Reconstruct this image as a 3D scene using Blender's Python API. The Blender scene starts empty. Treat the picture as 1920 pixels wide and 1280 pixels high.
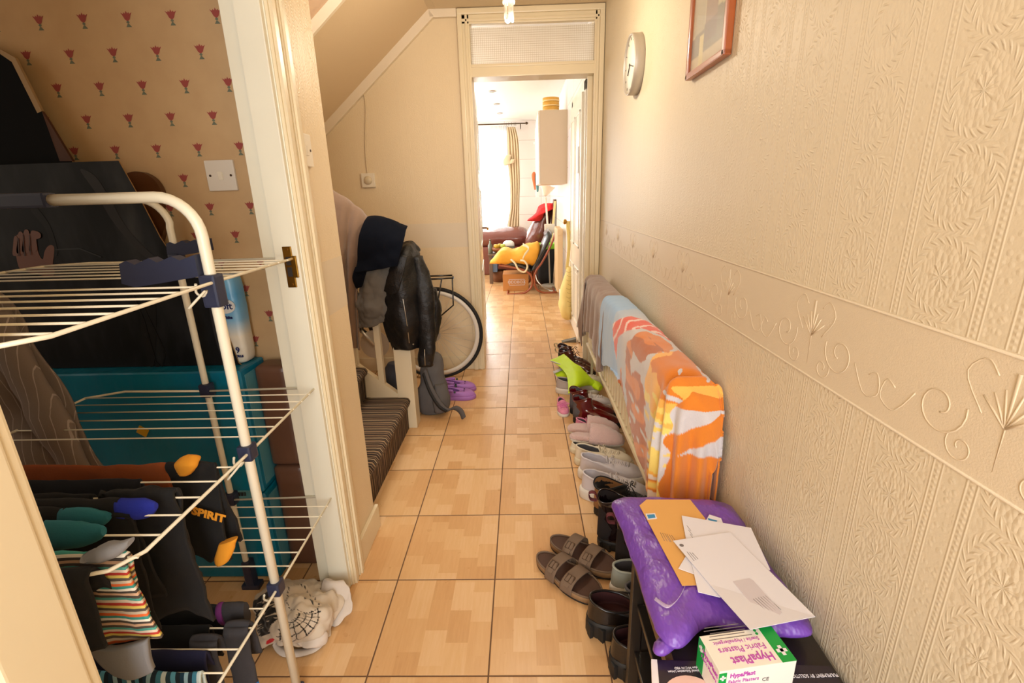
import bpy, bmesh, math, random
import numpy as np
from mathutils import Vector, Matrix, noise
random.seed(7)
PI = math.pi
SC = bpy.context.scene
COL = SC.collection

# ---------------------------------------------------------------- camera
EYE = 1.25
PITCH, ROLL, YAW, FPX = 0.296811, -0.0275565, -0.0261091, 903.14
def cam_axes():
    cy, sy, cp, sp = math.cos(YAW), math.sin(YAW), math.cos(PITCH), math.sin(PITCH)
    fwd = Vector((sy*cp, cy*cp, -sp)); right = Vector((cy, -sy, 0)); up = right.cross(fwd)
    rr = right*math.cos(ROLL) + up*math.sin(ROLL); uu = -right*math.sin(ROLL) + up*math.cos(ROLL)
    return rr, uu, -fwd
CR, CU, CB = cam_axes()
cd = bpy.data.cameras.new('camera'); cam = bpy.data.objects.new('camera', cd); COL.objects.link(cam)
cd.sensor_width = 36; cd.lens = FPX/1920*36; cd.clip_start = 0.02; cd.clip_end = 200
mw = Matrix((CR, CU, CB)).transposed().to_4x4(); mw.translation = (0, 0, EYE); cam.matrix_world = mw
SC.camera = cam
def ray(px, py): return CR*(px-960) + CU*(640-py) - CB*FPX
def F(px, py, z=0.0):            # point of height z seen at a photograph position
    d = ray(px, py); t = (z-EYE)/d.z; return Vector((d.x*t, d.y*t, z))
def W(px, py, X):                # point on a wall of constant X
    d = ray(px, py); t = X/d.x; return Vector((X, d.y*t, EYE+d.z*t))
def G(px, py, Y):                # point at depth Y
    d = ray(px, py); t = Y/d.y; return Vector((d.x*t, Y, EYE+d.z*t))

# ---------------------------------------------------------------- view, world, lights
SC.view_settings.view_transform = 'Standard'; SC.view_settings.look = 'None'
SC.view_settings.gamma = 1; SC.view_settings.use_curve_mapping = False
SC.view_settings.exposure = 0.22
wd = bpy.data.worlds.new('sky'); SC.world = wd; wd.use_nodes = True
bgn = wd.node_tree.nodes['Background']; bgn.inputs[0].default_value = (1, .97, .92, 1); bgn.inputs[1].default_value = 1.3
def area(name, loc, rot, sx, sy, power, col=(1, 1, 1)):
    l = bpy.data.lights.new(name, 'AREA'); l.shape = 'RECTANGLE'; l.size = sx; l.size_y = sy; l.energy = power; l.color = col
    o = bpy.data.objects.new(name, l); COL.objects.link(o); o.location = loc; o.rotation_euler = rot; return o
# daylight from the front door and fanlight behind the photographer
area('daylight_front_door', (0.0, -1.2, 1.35), (math.radians(84), 0, 0), 0.95, 1.7, 36, (.97, .98, 1))
# daylight through the garden doors of the kitchen
area('daylight_garden_doors', (-1.1, 8.95, 1.5), (math.radians(-86), 0, 0), 2.2, 2.3, 112, (1, .97, .92))
area('daylight_kitchen_side_window', (-2.55, 6.2, 1.5), (0, math.radians(-90), 0), 1.5, 2.6, 60, (1, .97, .92))
# daylight from the window of the room on the left
area('daylight_room_window', (-2.75, 0.2, 1.6), (0, math.radians(-90), 0), 1.3, 1.6, 8, (1, .88, .72))
# daylight falling down the stairwell
area('daylight_stairwell', (-0.9, 2.1, 3.2), (0, 0, 0), 0.7, 0.7, 22, (1, .97, .92))

# warm fill light added just below the unlit pendant bulb, brightens the far hall
pl_ = bpy.data.lights.new('hall_fill_light', 'POINT'); pl_.energy = 15; pl_.color = (1, .86, .66); pl_.shadow_soft_size = .06
po_ = bpy.data.objects.new('hall_fill_light', pl_); COL.objects.link(po_); po_.location = (G(955, 40, 2.25).x, 2.25, G(955, 40, 2.25).z-.075)

# ---------------------------------------------------------------- colour and material helpers
def lin(c):
    if isinstance(c, str): c = tuple(int(c[i:i+2], 16)/255 for i in (0, 2, 4))
    return tuple((x/12.92 if x <= .04045 else ((x+.055)/1.055)**2.4) for x in c)+(1,)
class NT:
    def __init__(s, name):
        s.m = bpy.data.materials.new(name); s.m.use_nodes = True; s.t = s.m.node_tree; s.n = s.t.nodes
        s.b = s.n['Principled BSDF']
    def node(s, typ, **kw):
        n = s.n.new(typ)
        for k, v in kw.items():
            if k.startswith('i_'):
                k = k[2:]; s.put(n.inputs[int(k) if k.isdigit() else k.replace('_', ' ')], v)
            else: setattr(n, k, v)
        return n
    def put(s, inp, v):
        if isinstance(v, bpy.types.NodeSocket): s.t.links.new(v, inp)
        else: inp.default_value = v
    def M(s, op, a, b=None, c=None):
        n = s.n.new('ShaderNodeMath'); n.operation = op
        s.put(n.inputs[0], a)
        if b is not None: s.put(n.inputs[1], b)
        if c is not None: s.put(n.inputs[2], c)
        return n.outputs[0]
    def xyz(s, kind='Generated'):
        if kind == 'World': o = s.node('ShaderNodeNewGeometry').outputs['Position']
        else: o = s.node('ShaderNodeTexCoord').outputs[kind]
        sp = s.node('ShaderNodeSeparateXYZ', i_0=o); return o, sp.outputs[0], sp.outputs[1], sp.outputs[2]
    def mix(s, f, a, b, bt='MIX'):
        n = s.n.new('ShaderNodeMix'); n.data_type = 'RGBA'; n.blend_type = bt
        s.put(n.inputs[0], f); s.put(n.inputs[6], a); s.put(n.inputs[7], b); return n.outputs[2]
    def ramp(s, f, stops, interp='LINEAR'):
        n = s.n.new('ShaderNodeValToRGB'); s.put(n.inputs[0], f); r = n.color_ramp; r.interpolation = interp
        r.elements[0].position = stops[0][0]; r.elements[0].color = lin(stops[0][1])
        r.elements[1].position = stops[-1][0]; r.elements[1].color = lin(stops[-1][1])
        for p, c in stops[1:-1]:
            e = r.elements.new(p); e.color = lin(c)
        return n.outputs[0]
    def noise(s, vec, scale, detail=3, rough=.5, out='Fac'):
        n = s.node('ShaderNodeTexNoise', i_Vector=vec, i_Scale=scale, i_Detail=detail, i_Roughness=rough); return n.outputs[out]
    def bump(s, h, strength=.5, dist=.002):
        n = s.node('ShaderNodeBump', i_Strength=strength, i_Distance=dist, i_Height=h); s.put(s.b.inputs['Normal'], n.outputs[0])
    def map(s, vec, scale=(1, 1, 1), rot=(0, 0, 0)):
        n = s.node('ShaderNodeMapping', i_Vector=vec); n.inputs['Scale'].default_value = scale; n.inputs['Rotation'].default_value = rot; return n.outputs[0]
MC = {}
def mat(name, col, rough=.6, metal=0, var=.0, vscale=8, bump=0, bscale=200, bdist=.001, sheen=0, coat=0, alpha=1, trans=0, spec=.5, sub=0):
    if name in MC: return MC[name]
    t = NT(name); c = lin(col); o = t.xyz('Object')[0]
    if var:
        d = tuple(max(0, x*(1-var)) for x in c[:3])+(1,); l = tuple(min(1, x*(1+var)) for x in c[:3])+(1,)
        t.put(t.b.inputs['Base Color'], t.mix(t.noise(o, vscale, 4), d, l))
    else: t.b.inputs['Base Color'].default_value = c
    t.b.inputs['Roughness'].default_value = rough; t.b.inputs['Metallic'].default_value = metal
    t.b.inputs['Specular IOR Level'].default_value = spec
    if sheen: t.b.inputs['Sheen Weight'].default_value = sheen; t.b.inputs['Sheen Roughness'].default_value = .5
    if coat: t.b.inputs['Coat Weight'].default_value = coat; t.b.inputs['Coat Roughness'].default_value = .08
    if alpha < 1: t.b.inputs['Alpha'].default_value = alpha
    if trans: t.b.inputs['Transmission Weight'].default_value = trans
    if bump: t.bump(t.noise(o, bscale, 3), bump, bdist)
    MC[name] = t.m; return t.m
def mat_stripes(name, cols, axis=0, scale=40, rough=.9, kind='Object', wob=.0, spec=.3, interp='CONSTANT', bump=.3):
    if name in MC: return MC[name]
    t = NT(name); o, x, y, z = t.xyz(kind); a = (x, y, z)[axis]
    if wob: a = t.M('ADD', a, t.M('MULTIPLY', t.noise(o, 9, 2), wob))
    f = t.M('FRACT', t.M('MULTIPLY', a, scale))
    n = len(cols); c = t.ramp(f, [(i/n, q) for i, q in enumerate(cols)], interp)
    t.put(t.b.inputs['Base Color'], c); t.b.inputs['Roughness'].default_value = rough; t.b.inputs['Specular IOR Level'].default_value = spec
    t.bump(t.noise(o, 300, 2), bump, .001); MC[name] = t.m; return t.m
def mat_attr(name, rough=.9, bump=.4, bscale=500, sheen=.2, spec=.3):
    if name in MC: return MC[name]
    t = NT(name); a = t.node('ShaderNodeAttribute', attribute_name='Col'); t.put(t.b.inputs['Base Color'], a.outputs['Color'])
    t.b.inputs['Roughness'].default_value = rough; t.b.inputs['Sheen Weight'].default_value = sheen; t.b.inputs['Specular IOR Level'].default_value = spec
    if bump: t.bump(t.noise(t.xyz('Object')[0], bscale, 2), bump, .0015)
    MC[name] = t.m; return t.m

# ---------------------------------------------------------------- object helpers
def prop(o, label=None, cat=None, group=None, kind=None):
    if label: o['label'] = label
    if cat: o['category'] = cat
    if group: o['group'] = group
    if kind: o['kind'] = kind
    return o
def thing(name, label, cat, loc=(0, 0, 0), group=None, rotz=0):
    o = bpy.data.objects.new(name, None); COL.objects.link(o); o.empty_display_size = .05
    o.location = loc; o.rotation_euler = (0, 0, rotz); prop(o, label, cat, group)
    return o
def smoothv(v): return v*v*(3-2*v)
class MB:
    """collects shapes in one bmesh"""
    def __init__(s): s.bm = bmesh.new(); s.mi = 0; s.cols = None; s.sub = 0
    def _take(s, b2, M=None):
        if M is not None: b2.transform(M)
        vm = {v: s.bm.verts.new(v.co) for v in b2.verts}
        for f in b2.faces:
            try: g = s.bm.faces.new([vm[v] for v in f.verts]); g.material_index = s.mi; g.smooth = f.smooth
            except ValueError: pass
        b2.free()
    def box(s, lo, hi, bevel=0, M=None, seg=2):
        b = bmesh.new(); lo = Vector(lo); hi = Vector(hi)
        bmesh.ops.create_cube(b, size=1, matrix=Matrix.Translation((lo+hi)/2) @ Matrix.Diagonal((*[max(abs(x), 1e-5) for x in (hi-lo)], 1)))
        if bevel: bmesh.ops.bevel(b, geom=b.edges[:], offset=bevel, segments=seg, profile=.7, affect='EDGES')
        s._take(b, M); return s
    def ring(s, pts): return [s.bm.verts.new(p) for p in pts]
    def bridge(s, a, b, smooth=True):
        n = len(a)
        for i in range(n):
            f = s.bm.faces.new((a[i], a[(i+1) % n], b[(i+1) % n], b[i])); f.material_index = s.mi; f.smooth = smooth
    def cap(s, a, flip=False):
        try: f = s.bm.faces.new(a[::-1] if flip else a); f.material_index = s.mi
        except ValueError: pass
    def tube(s, pts, r, seg=8, caps=True, closed=False):
        pts = [Vector(p) for p in pts]; n = len(pts); rings = []
        rs = r if isinstance(r, (list, tuple)) else [r]*n
        T = []
        for i in range(n):
            a = pts[(i-1) % n] if closed else pts[max(i-1, 0)]; b = pts[(i+1) % n] if closed else pts[min(i+1, n-1)]
            d = (b-a); T.append(d.normalized() if d.length > 1e-9 else Vector((0, 0, 1)))
        up = Vector((0, 0, 1)) if abs(T[0].z) < .9 else Vector((1, 0, 0)); N = (up - T[0]*up.dot(T[0])).normalized()
        for i in range(n):
            N = (N - T[i]*N.dot(T[i])); N = N.normalized() if N.length > 1e-6 else T[i].orthogonal().normalized()
            Bn = T[i].cross(N)
            rings.append(s.ring([pts[i]+(N*math.cos(2*PI*k/seg)+Bn*math.sin(2*PI*k/seg))*rs[i] for k in range(seg)]))
        for i in range(n-1): s.bridge(rings[i], rings[i+1])
        if closed: s.bridge(rings[-1], rings[0])
        elif caps: s.cap(rings[0], True); s.cap(rings[-1])
        return s
    def lathe(s, prof, c=(0, 0, 0), seg=24, M=None, caps=True):
        """prof: (radius, height) pairs, turned about z"""
        b = MB(); b.mi = 0; rings = []
        for r, h in prof: rings.append(b.ring([(r*math.cos(2*PI*k/seg), r*math.sin(2*PI*k/seg), h) for k in range(seg)]))
        for i in range(len(prof)-1): b.bridge(rings[i], rings[i+1])
        if caps: b.cap(rings[0], True); b.cap(rings[-1])
        s._take(b.bm, Matrix.Translation(c) @ (M if M is not None else Matrix.Identity(4))); return s
    def prism(s, pts, vec):
        """pts: closed polygon of 3d points, pushed along vec"""
        vec = Vector(vec); a = s.ring([Vector(p) for p in pts]); b = s.ring([Vector(p)+vec for p in pts]); s.bridge(a, b, False); s.cap(a, True); s.cap(b); return s
    def loft(s, secs, closed=True, caps=True):
        R = [s.ring(q) for q in secs]
        for i in range(len(R)-1):
            if closed: s.bridge(R[i], R[i+1])
            else:
                for k in range(len(R[i])-1):
                    f = s.bm.faces.new((R[i][k], R[i][k+1], R[i+1][k+1], R[i+1][k])); f.material_index = s.mi; f.smooth = True
        if caps and closed: s.cap(R[0], True); s.cap(R[-1])
        return s
    def body(s, path, nseg=16, wr=0, wf=8, seed=0, sq=2.0, steps=4):
        """path: (centre, side half vector, thickness half vector) per section: a closed lofted bag / sleeve"""
        P = resample([[*Vector(c), *Vector(a), *Vector(b)] for c, a, b in path], (len(path)-1)*steps+1)
        secs = []
        for i, q in enumerate(P):
            c, a, b = Vector(q[:3]), Vector(q[3:6]), Vector(q[6:9]); ring = []
            for k in range(nseg):
                t = 2*PI*k/nseg; ct, st = math.cos(t), math.sin(t)
                x = math.copysign(abs(ct)**(2/sq), ct); y = math.copysign(abs(st)**(2/sq), st)
                p = c+a*x+b*y
                if wr:
                    nn = (a*x+b*y); nn = nn.normalized() if nn.length > 1e-6 else nn
                    p = p+nn*wr*(noise.noise(p*wf+Vector((seed, 0, seed)))+.5*noise.noise(p*wf*2.3+Vector((seed, 9, 0))))
                ring.append(p)
            secs.append(ring)
        return s.loft(secs)
    def build(s, name, mats=None, parent=None, smooth=None, loc=None, thick=0, sub=0, tofs=-1, edge=None):
        me = bpy.data.meshes.new(name)
        bmesh.ops.recalc_face_normals(s.bm, faces=s.bm.faces[:]) if thick == 0 else None
        s.bm.to_mesh(me); s.bm.free()
        o = bpy.data.objects.new(name, me); COL.objects.link(o)
        for m in (mats if isinstance(mats, (list, tuple)) else [mats]): me.materials.append(m)
        if smooth is not None: me.polygons.foreach_set('use_smooth', [smooth]*len(me.polygons))
        if thick: md = o.modifiers.new('thickness', 'SOLIDIFY'); md.thickness = thick; md.offset = tofs
        if sub: md = o.modifiers.new('subdivision', 'SUBSURF'); md.levels = sub; md.render_levels = sub
        if parent is not None: attach(o, parent)
        elif loc is not None: recentre(o, loc)
        return o
def attach(o, p, local=False):
    """child built in world coordinates; the parent chain has plain locations"""
    o.parent = p
    if not p.get('localbuild'):
        t = Vector((0, 0, 0)); q = p
        while q is not None: t = t+q.location; q = q.parent
        o.data.transform(Matrix.Translation(-t))
    return o
def recentre(o, loc): o.data.transform(Matrix.Translation(-Vector(loc))); o.location = loc; return o
def single(mb, name, mats, label, cat, loc, group=None, **kw):
    o = mb.build(name, mats, loc=loc, **kw); return prop(o, label, cat, group)
def struct(mb, name, mats, parent=None, **kw):
    o = mb.build(name, mats, parent, **kw)
    if parent is None: o['kind'] = 'structure'
    return o
def cr(p0, p1, p2, p3, t): return .5*((2*p1)+(-p0+p2)*t+(2*p0-5*p1+4*p2-p3)*t*t+(-p0+3*p1-3*p2+p3)*t**3)
def resample(pts, n, closed=False):
    A = np.array(pts, float); m = len(A)
    if closed: ts = np.linspace(0, m, n, endpoint=False)
    else: ts = np.linspace(0, m-1, n)
    out = []
    for t in ts:
        i = int(min(math.floor(t), m-1 if closed else m-2)); f = t-i
        if m == 2 and not closed: out.append(A[0]*(1-f)+A[1]*f); continue
        g = (lambda k: A[k % m]) if closed else (lambda k: A[min(max(k, 0), m-1)])
        out.append(cr(g(i-1), g(i), g(i+1), g(i+2), f))
    return out
def curve(pts, n=30, closed=False): return [Vector(p) for p in resample([list(p) for p in pts], n, closed)]
def cloth(rows, nu=40, nv=40, wr=0, wf=8, seed=0, fold=None, colfn=None, mi=None):
    """rows: m x n control points -> smooth sheet; returns MB. colfn(u,v,p)->rgb stored as Col"""
    R = [resample([list(p) for p in r], nu+1) for r in rows]
    R = np.array(R); C = [resample(R[:, j, :], nv+1) for j in range(nu+1)]; P = np.array(C)   # [u][v]
    b = MB(); V = [[None]*(nv+1) for _ in range(nu+1)]
    lay = b.bm.verts.layers.float_color.new('Col') if colfn else None
    dU = np.gradient(P, axis=0); dV = np.gradient(P, axis=1); Nn = np.cross(dU, dV); Nn /= (np.linalg.norm(Nn, axis=2, keepdims=True)+1e-9)
    for i in range(nu+1):
        for j in range(nv+1):
            p = Vector(P[i, j]); q = p.copy(); n = Vector(Nn[i, j])
            if wr: q += n*wr*(noise.noise(p*wf+Vector((seed, 1, 2)))+.45*noise.noise(p*wf*2.7+Vector((seed, 4, 2))))
            if fold: q += n*fold(i/nu, j/nv)
            V[i][j] = b.bm.verts.new(q)
            if lay: V[i][j][lay] = lin(colfn(i/nu, j/nv, p))
    for i in range(nu):
        for j in range(nv):
            f = b.bm.faces.new((V[i][j], V[i+1][j], V[i+1][j+1], V[i][j+1])); f.smooth = True
            if mi: f.material_index = mi((i+.5)/nu, (j+.5)/nv)
    return b
def text(s, size, M, m, parent=None, name='lettering', ext=.0004, align='CENTER', bold=0, sx=1):
    cu = bpy.data.curves.new(name, 'FONT'); cu.body = s; cu.size = size; cu.extrude = ext; cu.align_x = align; cu.align_y = 'CENTER'; cu.offset = bold
    cu.resolution_u = 2
    o = bpy.data.objects.new(name, cu); dg = bpy.context.evaluated_depsgraph_get(); me = bpy.data.meshes.new_from_object(o)
    bpy.data.objects.remove(o); me.materials.clear(); me.materials.append(m); me.name = name
    me.transform(M @ Matrix.Diagonal((sx, 1, 1, 1)))
    ob = bpy.data.objects.new(name, me); COL.objects.link(ob)
    if parent is not None: attach(ob, parent)
    return ob
def frame(o, x, y):
    """matrix with origin o, local x and y along the given directions"""
    x = Vector(x).normalized(); y = Vector(y); y = (y-x*y.dot(x)).normalized(); z = x.cross(y)
    M = Matrix((x, y, z)).transposed().to_4x4(); M.translation = o; return M
def copy_tree(o, parent=None):
    c = o.copy(); COL.objects.link(c)
    if parent is not None: c.parent = parent
    for ch in list(o.children): copy_tree(ch, c)
    return c

# ================================================================ THE SETTING
def wallpaper(name, col, strength=.8, rough=.42):
    t = NT(name); o, x, y, z = t.xyz('World')
    S = t.M('ADD', x, y); per = .176
    u = t.M('ABSOLUTE', t.M('SUBTRACT', t.M('MULTIPLY', t.M('FRACT', t.M('ADD', t.M('DIVIDE', t.M('SUBTRACT', S, 1.072), per), .5)), per), per/2))
    def line(c, w): return t.M('MAXIMUM', t.M('SUBTRACT', 1, t.M('DIVIDE', t.M('ABSOLUTE', t.M('SUBTRACT', u, c)), w)), 0)
    bead = t.M('MULTIPLY', line(.0245, .004), t.M('ADD', .5, t.M('MULTIPLY', t.M('SINE', t.M('MULTIPLY', z, 2*PI/.008)), .5)))
    h = t.M('ADD', bead, t.M('MULTIPLY', t.M('ADD', line(.0175, .0022), line(.0315, .0022)), .8))
    v = t.M('SUBTRACT', t.M('MULTIPLY', t.M('FRACT', t.M('DIVIDE', z, .108)), .108), .054)
    us = t.M('SUBTRACT', t.M('MULTIPLY', t.M('FRACT', t.M('DIVIDE', t.M('SUBTRACT', S, 1.072), per)), per), per/2)
    du = t.M('DIVIDE', us, .041); dv = t.M('DIVIDE', v, .046)
    r = t.M('SQRT', t.M('ADD', t.M('MULTIPLY', du, du), t.M('MULTIPLY', dv, dv))); ang = t.M('ARCTAN2', dv, du)
    def band(c, k): return t.M('MAXIMUM', t.M('SUBTRACT', 1, t.M('MULTIPLY', t.M('ABSOLUTE', t.M('SUBTRACT', r, c)), k)), 0)
    def ropef(n, sk): return t.M('MAXIMUM', t.M('SINE', t.M('ADD', t.M('MULTIPLY', ang, n), t.M('MULTIPLY', r, sk))), 0)
    rope = t.M('MULTIPLY', t.M('MULTIPLY', band(1.0, 8), ropef(24, 26)), 1.5)
    rope2 = t.M('MULTIPLY', t.M('MULTIPLY', band(1.22, 8), ropef(26, -30)), .9)
    vs = t.node('ShaderNodeTexVoronoi', i_Vector=t.map(o, (1, 1, .55)), i_Scale=170.0).outputs['Distance']
    vor = t.node('ShaderNodeTexVoronoi', i_Vector=o, i_Scale=110.0).outputs['Distance']
    ins = t.M('MULTIPLY', t.M('LESS_THAN', r, .86), t.M('SUBTRACT', .9, t.M('MULTIPLY', vs, 1.3)))
    pet = t.M('MULTIPLY', t.M('LESS_THAN', r, .42), t.M('MULTIPLY', ropef(9, 0), .8))
    outs = t.M('MULTIPLY', t.M('GREATER_THAN', r, 1.34), t.M('MULTIPLY', t.M('SUBTRACT', .6, vor), t.M('GREATER_THAN', u, .036)))
    dia = t.M('MULTIPLY', t.M('LESS_THAN', u, .013), t.M('MULTIPLY', t.M('MAXIMUM', t.M('SUBTRACT', .5, vor), 0), 1.6))
    h = t.M('ADD', t.M('ADD', t.M('ADD', h, rope), t.M('ADD', rope2, ins)), t.M('ADD', t.M('ADD', pet, outs), dia))
    h = t.M('ADD', h, t.M('MULTIPLY', t.noise(o, 160, 3), .5))
    c = lin(col); d = tuple(q*.93 for q in c[:3])+(1,)
    t.put(t.b.inputs['Base Color'], t.mix(t.noise(o, 2.5, 3), d, c))
    t.b.inputs['Roughness'].default_value = rough; t.b.inputs['Specular IOR Level'].default_value = .4
    t.bump(h, strength, .0016); return t.m
M_paper = wallpaper('embossed_wallpaper', (.875, .82, .715), .48, .5)
M_paperL = wallpaper('embossed_wallpaper_left', (.90, .82, .68), .3)
M_border = mat('border_paper', (.86, .80, .70), .5, bump=.35, bscale=420, bdist=.0012)
M_scroll = mat('border_scroll', (.835, .765, .655), .5)
M_gloss = mat('cream_gloss_paint', (.88, .82, .69), .32, var=.04, vscale=5, bump=.04, bscale=40)
M_glossw = mat('white_gloss_paint', (.87, .85, .77), .3, var=.05, vscale=6, bump=.04, bscale=40)
M_ceil = mat('ceiling_paint', (.86, .78, .65), .7, bump=.6, bscale=70, bdist=.003)
M_plain = mat('plain_lining_paper', (.86, .765, .625), .6, bump=.3, bscale=120)
M_kit = mat('kitchen_white', (.93, .92, .90), .55)

# floor: wood-look ceramic tiles with grout
def floor_mat():
    t = NT('wood_look_tiles'); o, x, y, z = t.xyz('World'); PX, PY = .332, .344
    fx = t.M('FRACT', t.M('DIVIDE', t.M('ADD', x, .115+PX*20), PX)); fy = t.M('FRACT', t.M('DIVIDE', t.M('ADD', y, -.984+PY*20), PY))
    ex = t.M('MULTIPLY', t.M('MINIMUM', fx, t.M('SUBTRACT', 1, fx)), PX); ey = t.M('MULTIPLY', t.M('MINIMUM', fy, t.M('SUBTRACT', 1, fy)), PY)
    e = t.M('MINIMUM', ex, ey); grout = t.M('LESS_THAN', e, .0022)
    bx = t.M('MULTIPLY', fx, 5); row = t.M('FLOOR', bx)
    by = t.M('ADD', t.M('MULTIPLY', fy, 3.0), t.M('MULTIPLY', row, .37)); cb = t.M('FLOOR', by)
    tx = t.M('FLOOR', t.M('DIVIDE', t.M('ADD', x, .115+PX*20), PX)); ty = t.M('FLOOR', t.M('DIVIDE', t.M('ADD', y, -.984+PY*20), PY))
    cell = t.node('ShaderNodeCombineXYZ', i_0=t.M('ADD', row, t.M('MULTIPLY', tx, 7)), i_1=t.M('ADD', cb, t.M('MULTIPLY', ty, 11)))
    wn = t.node('ShaderNodeTexWhiteNoise', i_0=cell.outputs[0]).outputs['Value']
    gv = t.node('ShaderNodeCombineXYZ', i_0=t.M('MULTIPLY', x, 110), i_1=t.M('MULTIPLY', y, 9), i_2=t.M('MULTIPLY', wn, 30))
    gr = t.noise(gv.outputs[0], 1.0, 5, .65)
    f = t.M('ADD', t.M('MULTIPLY', wn, .5), t.M('MULTIPLY', gr, .5))
    c = t.ramp(f, [(.15, 'c99a66'), (.38, 'd4a672'), (.6, 'dcb27e'), (.85, 'e4bf92')])
    dirt = t.noise(o, 3, 4); c = t.mix(t.M('MULTIPLY', t.M('GREATER_THAN', dirt, .72), .15), c, lin('8a5a30'))
    c = t.mix(grout, c, lin('6b4c33'))
    t.put(t.b.inputs['Base Color'], c)
    t.put(t.b.inputs['Roughness'], t.M('ADD', t.M('MULTIPLY', grout, .5), t.M('ADD', .24, t.M('MULTIPLY', t.noise(o, 30, 2), .12))))
    t.bump(t.M('MINIMUM', t.M('MULTIPLY', e, 250), 1), .5, .0018); return t.m
struct(MB().box((-3.0, -1.4, -.06), (1.0, 8.66, 0)), 'floor', floor_mat())
XR = .535            # right wall surface
YB = 3.415           # far wall of the hall
def scroll_pts(cy, cz, r, a0, turns, sgn):
    n = 26; return [Vector((XR-.0001, cy+sgn*r*(1-.8*i/n)*math.cos(a0+turns*2*PI*i/n), cz+r*(1-.8*i/n)*math.sin(a0+turns*2*PI*i/n))) for i in range(n+1)]
w = MB().box((XR, -1.3, 0), (XR+.12, YB, 2.34))
w.mi = 1; w.box((XR-.0007, -1.3, .905), (XR+.01, YB-.02, 1.07))
for zz in (.908, 1.067): w.tube([(XR-.0006, -1.3, zz), (XR-.0006, YB-.02, zz)], .0022, 6)
w.mi = 2
for k in range(9):
    cy = .12+k*.375
    for s in (1, -1):
        w.tube(scroll_pts(cy+s*.085, .975, .040, PI*.9, 1.25, s), .0016, 5)
        w.tube(scroll_pts(cy+s*.045, .937, .022, PI*.2, -1.2, s), .0014, 5)
        w.tube(curve([(XR-.0001, cy+s*.125, .975), (XR-.0001, cy+s*.155, .935), (XR-.0001, cy+s*.185, .945), (XR-.0001, cy+s*.178, .975), (XR-.0001, cy+s*.160, .968)], 14), .0015, 5)
        w.tube(curve([(XR-.0001, cy+s*.03, .99), (XR-.0001, cy+s*.06, 1.03), (XR-.0001, cy+s*.04, 1.055), (XR-.0001, cy+s*.022, 1.04)], 12), .0014, 5)
        for q in (.35, .75, 1.15):
            w.tube([(XR-.0005, cy, .985), (XR-.0005, cy+s*.018*q*1.6, 1.035-.02*q)], [.0018, .0012], 5)
    w.tube([(XR-.0001, cy, .93), (XR-.0001, cy, 1.05)], [.0008, .0026], 5)
struct(w, 'wall_right', [M_paper, M_border, M_scroll])
struct(MB().box((XR-.014, 3.0, 0), (XR, YB-.03, .09), .004), 'baseboard_right', M_gloss)
# ceiling of the hall
struct(MB().box((-.62, -1.3, 2.34), (.66, YB, 2.40)).box((-.62, 2.52, 2.339), (-.50, YB, 2.40)), 'ceiling', M_ceil)
# pier between room door and stairs, and the header over the room door
w = MB(); w.box((-.70, 1.325, 0), (-.60, 1.60, 2.34)); w.box((-.70, .46, 2.0), (-.60, 1.325, 2.34)); w.box((-.70, -1.3, 0), (-.60, .46, 2.34))
w.mi = 1; w.box((-.605, 1.39, .905), (-.5993, 1.6008, 1.07)); w.box((-.605, -1.3, .905), (-.5993, .40, 1.07))
struct(w, 'wall_left', [M_paperL, M_border])
struct(MB().box((-.60, 1.40, 0), (-.586, 1.615, .10), .004).box((-.60, -1.3, 0), (-.586, .385, .10), .004), 'baseboard_left', M_gloss)
# door lining of the room doorway: architrave mouldings, jamb, stop, strike plate
d = thing('door_1', None, None); del_ = None; d['kind'] = 'structure'
for y0, y1, nm in ((1.31, 1.40, 'architrave'), (.395, .475, 'architrave')):
    far = y0 > 1; m = MB()
    prof = [(0, .004), (.006, .016), (.022, .020), (.03, .012), (.042, .012), (.05, .022), (.064, .024), (.078, .014), (.09, .010)]
    ys = [(y0+a) if far else (y1-a) for a, b in prof]
    if not far: m.box((-.603, y0, 0), (-.590, y1, 2.06), .003)
    for i in range(len(prof)-1 if far else 0):
        a, b = sorted((ys[i], ys[i+1])); x = (prof[i][1]+prof[i+1][1])/2
        m.box((-.603, a, 0), (-.60+x, b, 2.06))
    struct(m, nm, M_gloss, d)
struct(MB().box((-.705, 1.306, 0), (-.597, 1.326, 2.0), .003).box((-.665, 1.292, 0), (-.60, 1.308, 2.0), .003), 'door_jamb', M_glossw, d)
struct(MB().box((-.715, .46, 0), (-.597, .478, 2.0), .003), 'door_jamb', M_glossw, d)
struct(MB().box((-.605, .476, 0), (-.593, .490, 2.0), .004), 'door_stop', M_gloss, d)
M_brass = mat('aged_brass', (.62, .45, .18), .3, 1, bump=.2, bscale=80)
M_brassd = mat('lock_hole', (.12, .07, .03), .7)
a = G(518, 500, 1.306); m = MB(); xc = -.628; zc = a.z
m.box((xc-.012, 1.288, zc-.055), (xc+.012, 1.293, zc+.055), .002); m.box((xc+.010, 1.286, zc-.028), (xc+.022, 1.292, zc+.030), .002)
m.lathe([(.004, 0), (.004, .002)], (xc, 1.288, zc+.047), 10, Matrix.Rotation(PI/2, 4, 'X')); m.lathe([(.004, 0), (.004, .002)], (xc, 1.288, zc-.047), 10, Matrix.Rotation(PI/2, 4, 'X'))
m.mi = 1; m.box((xc-.006, 1.2865, zc-.025), (xc+.007, 1.2885, zc+.0)); m.box((xc-.006, 1.2865, zc+.006), (xc+.007, 1.2885, zc+.028))
struct(m, 'strike_plate', [M_brass, M_brassd], d)
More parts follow.
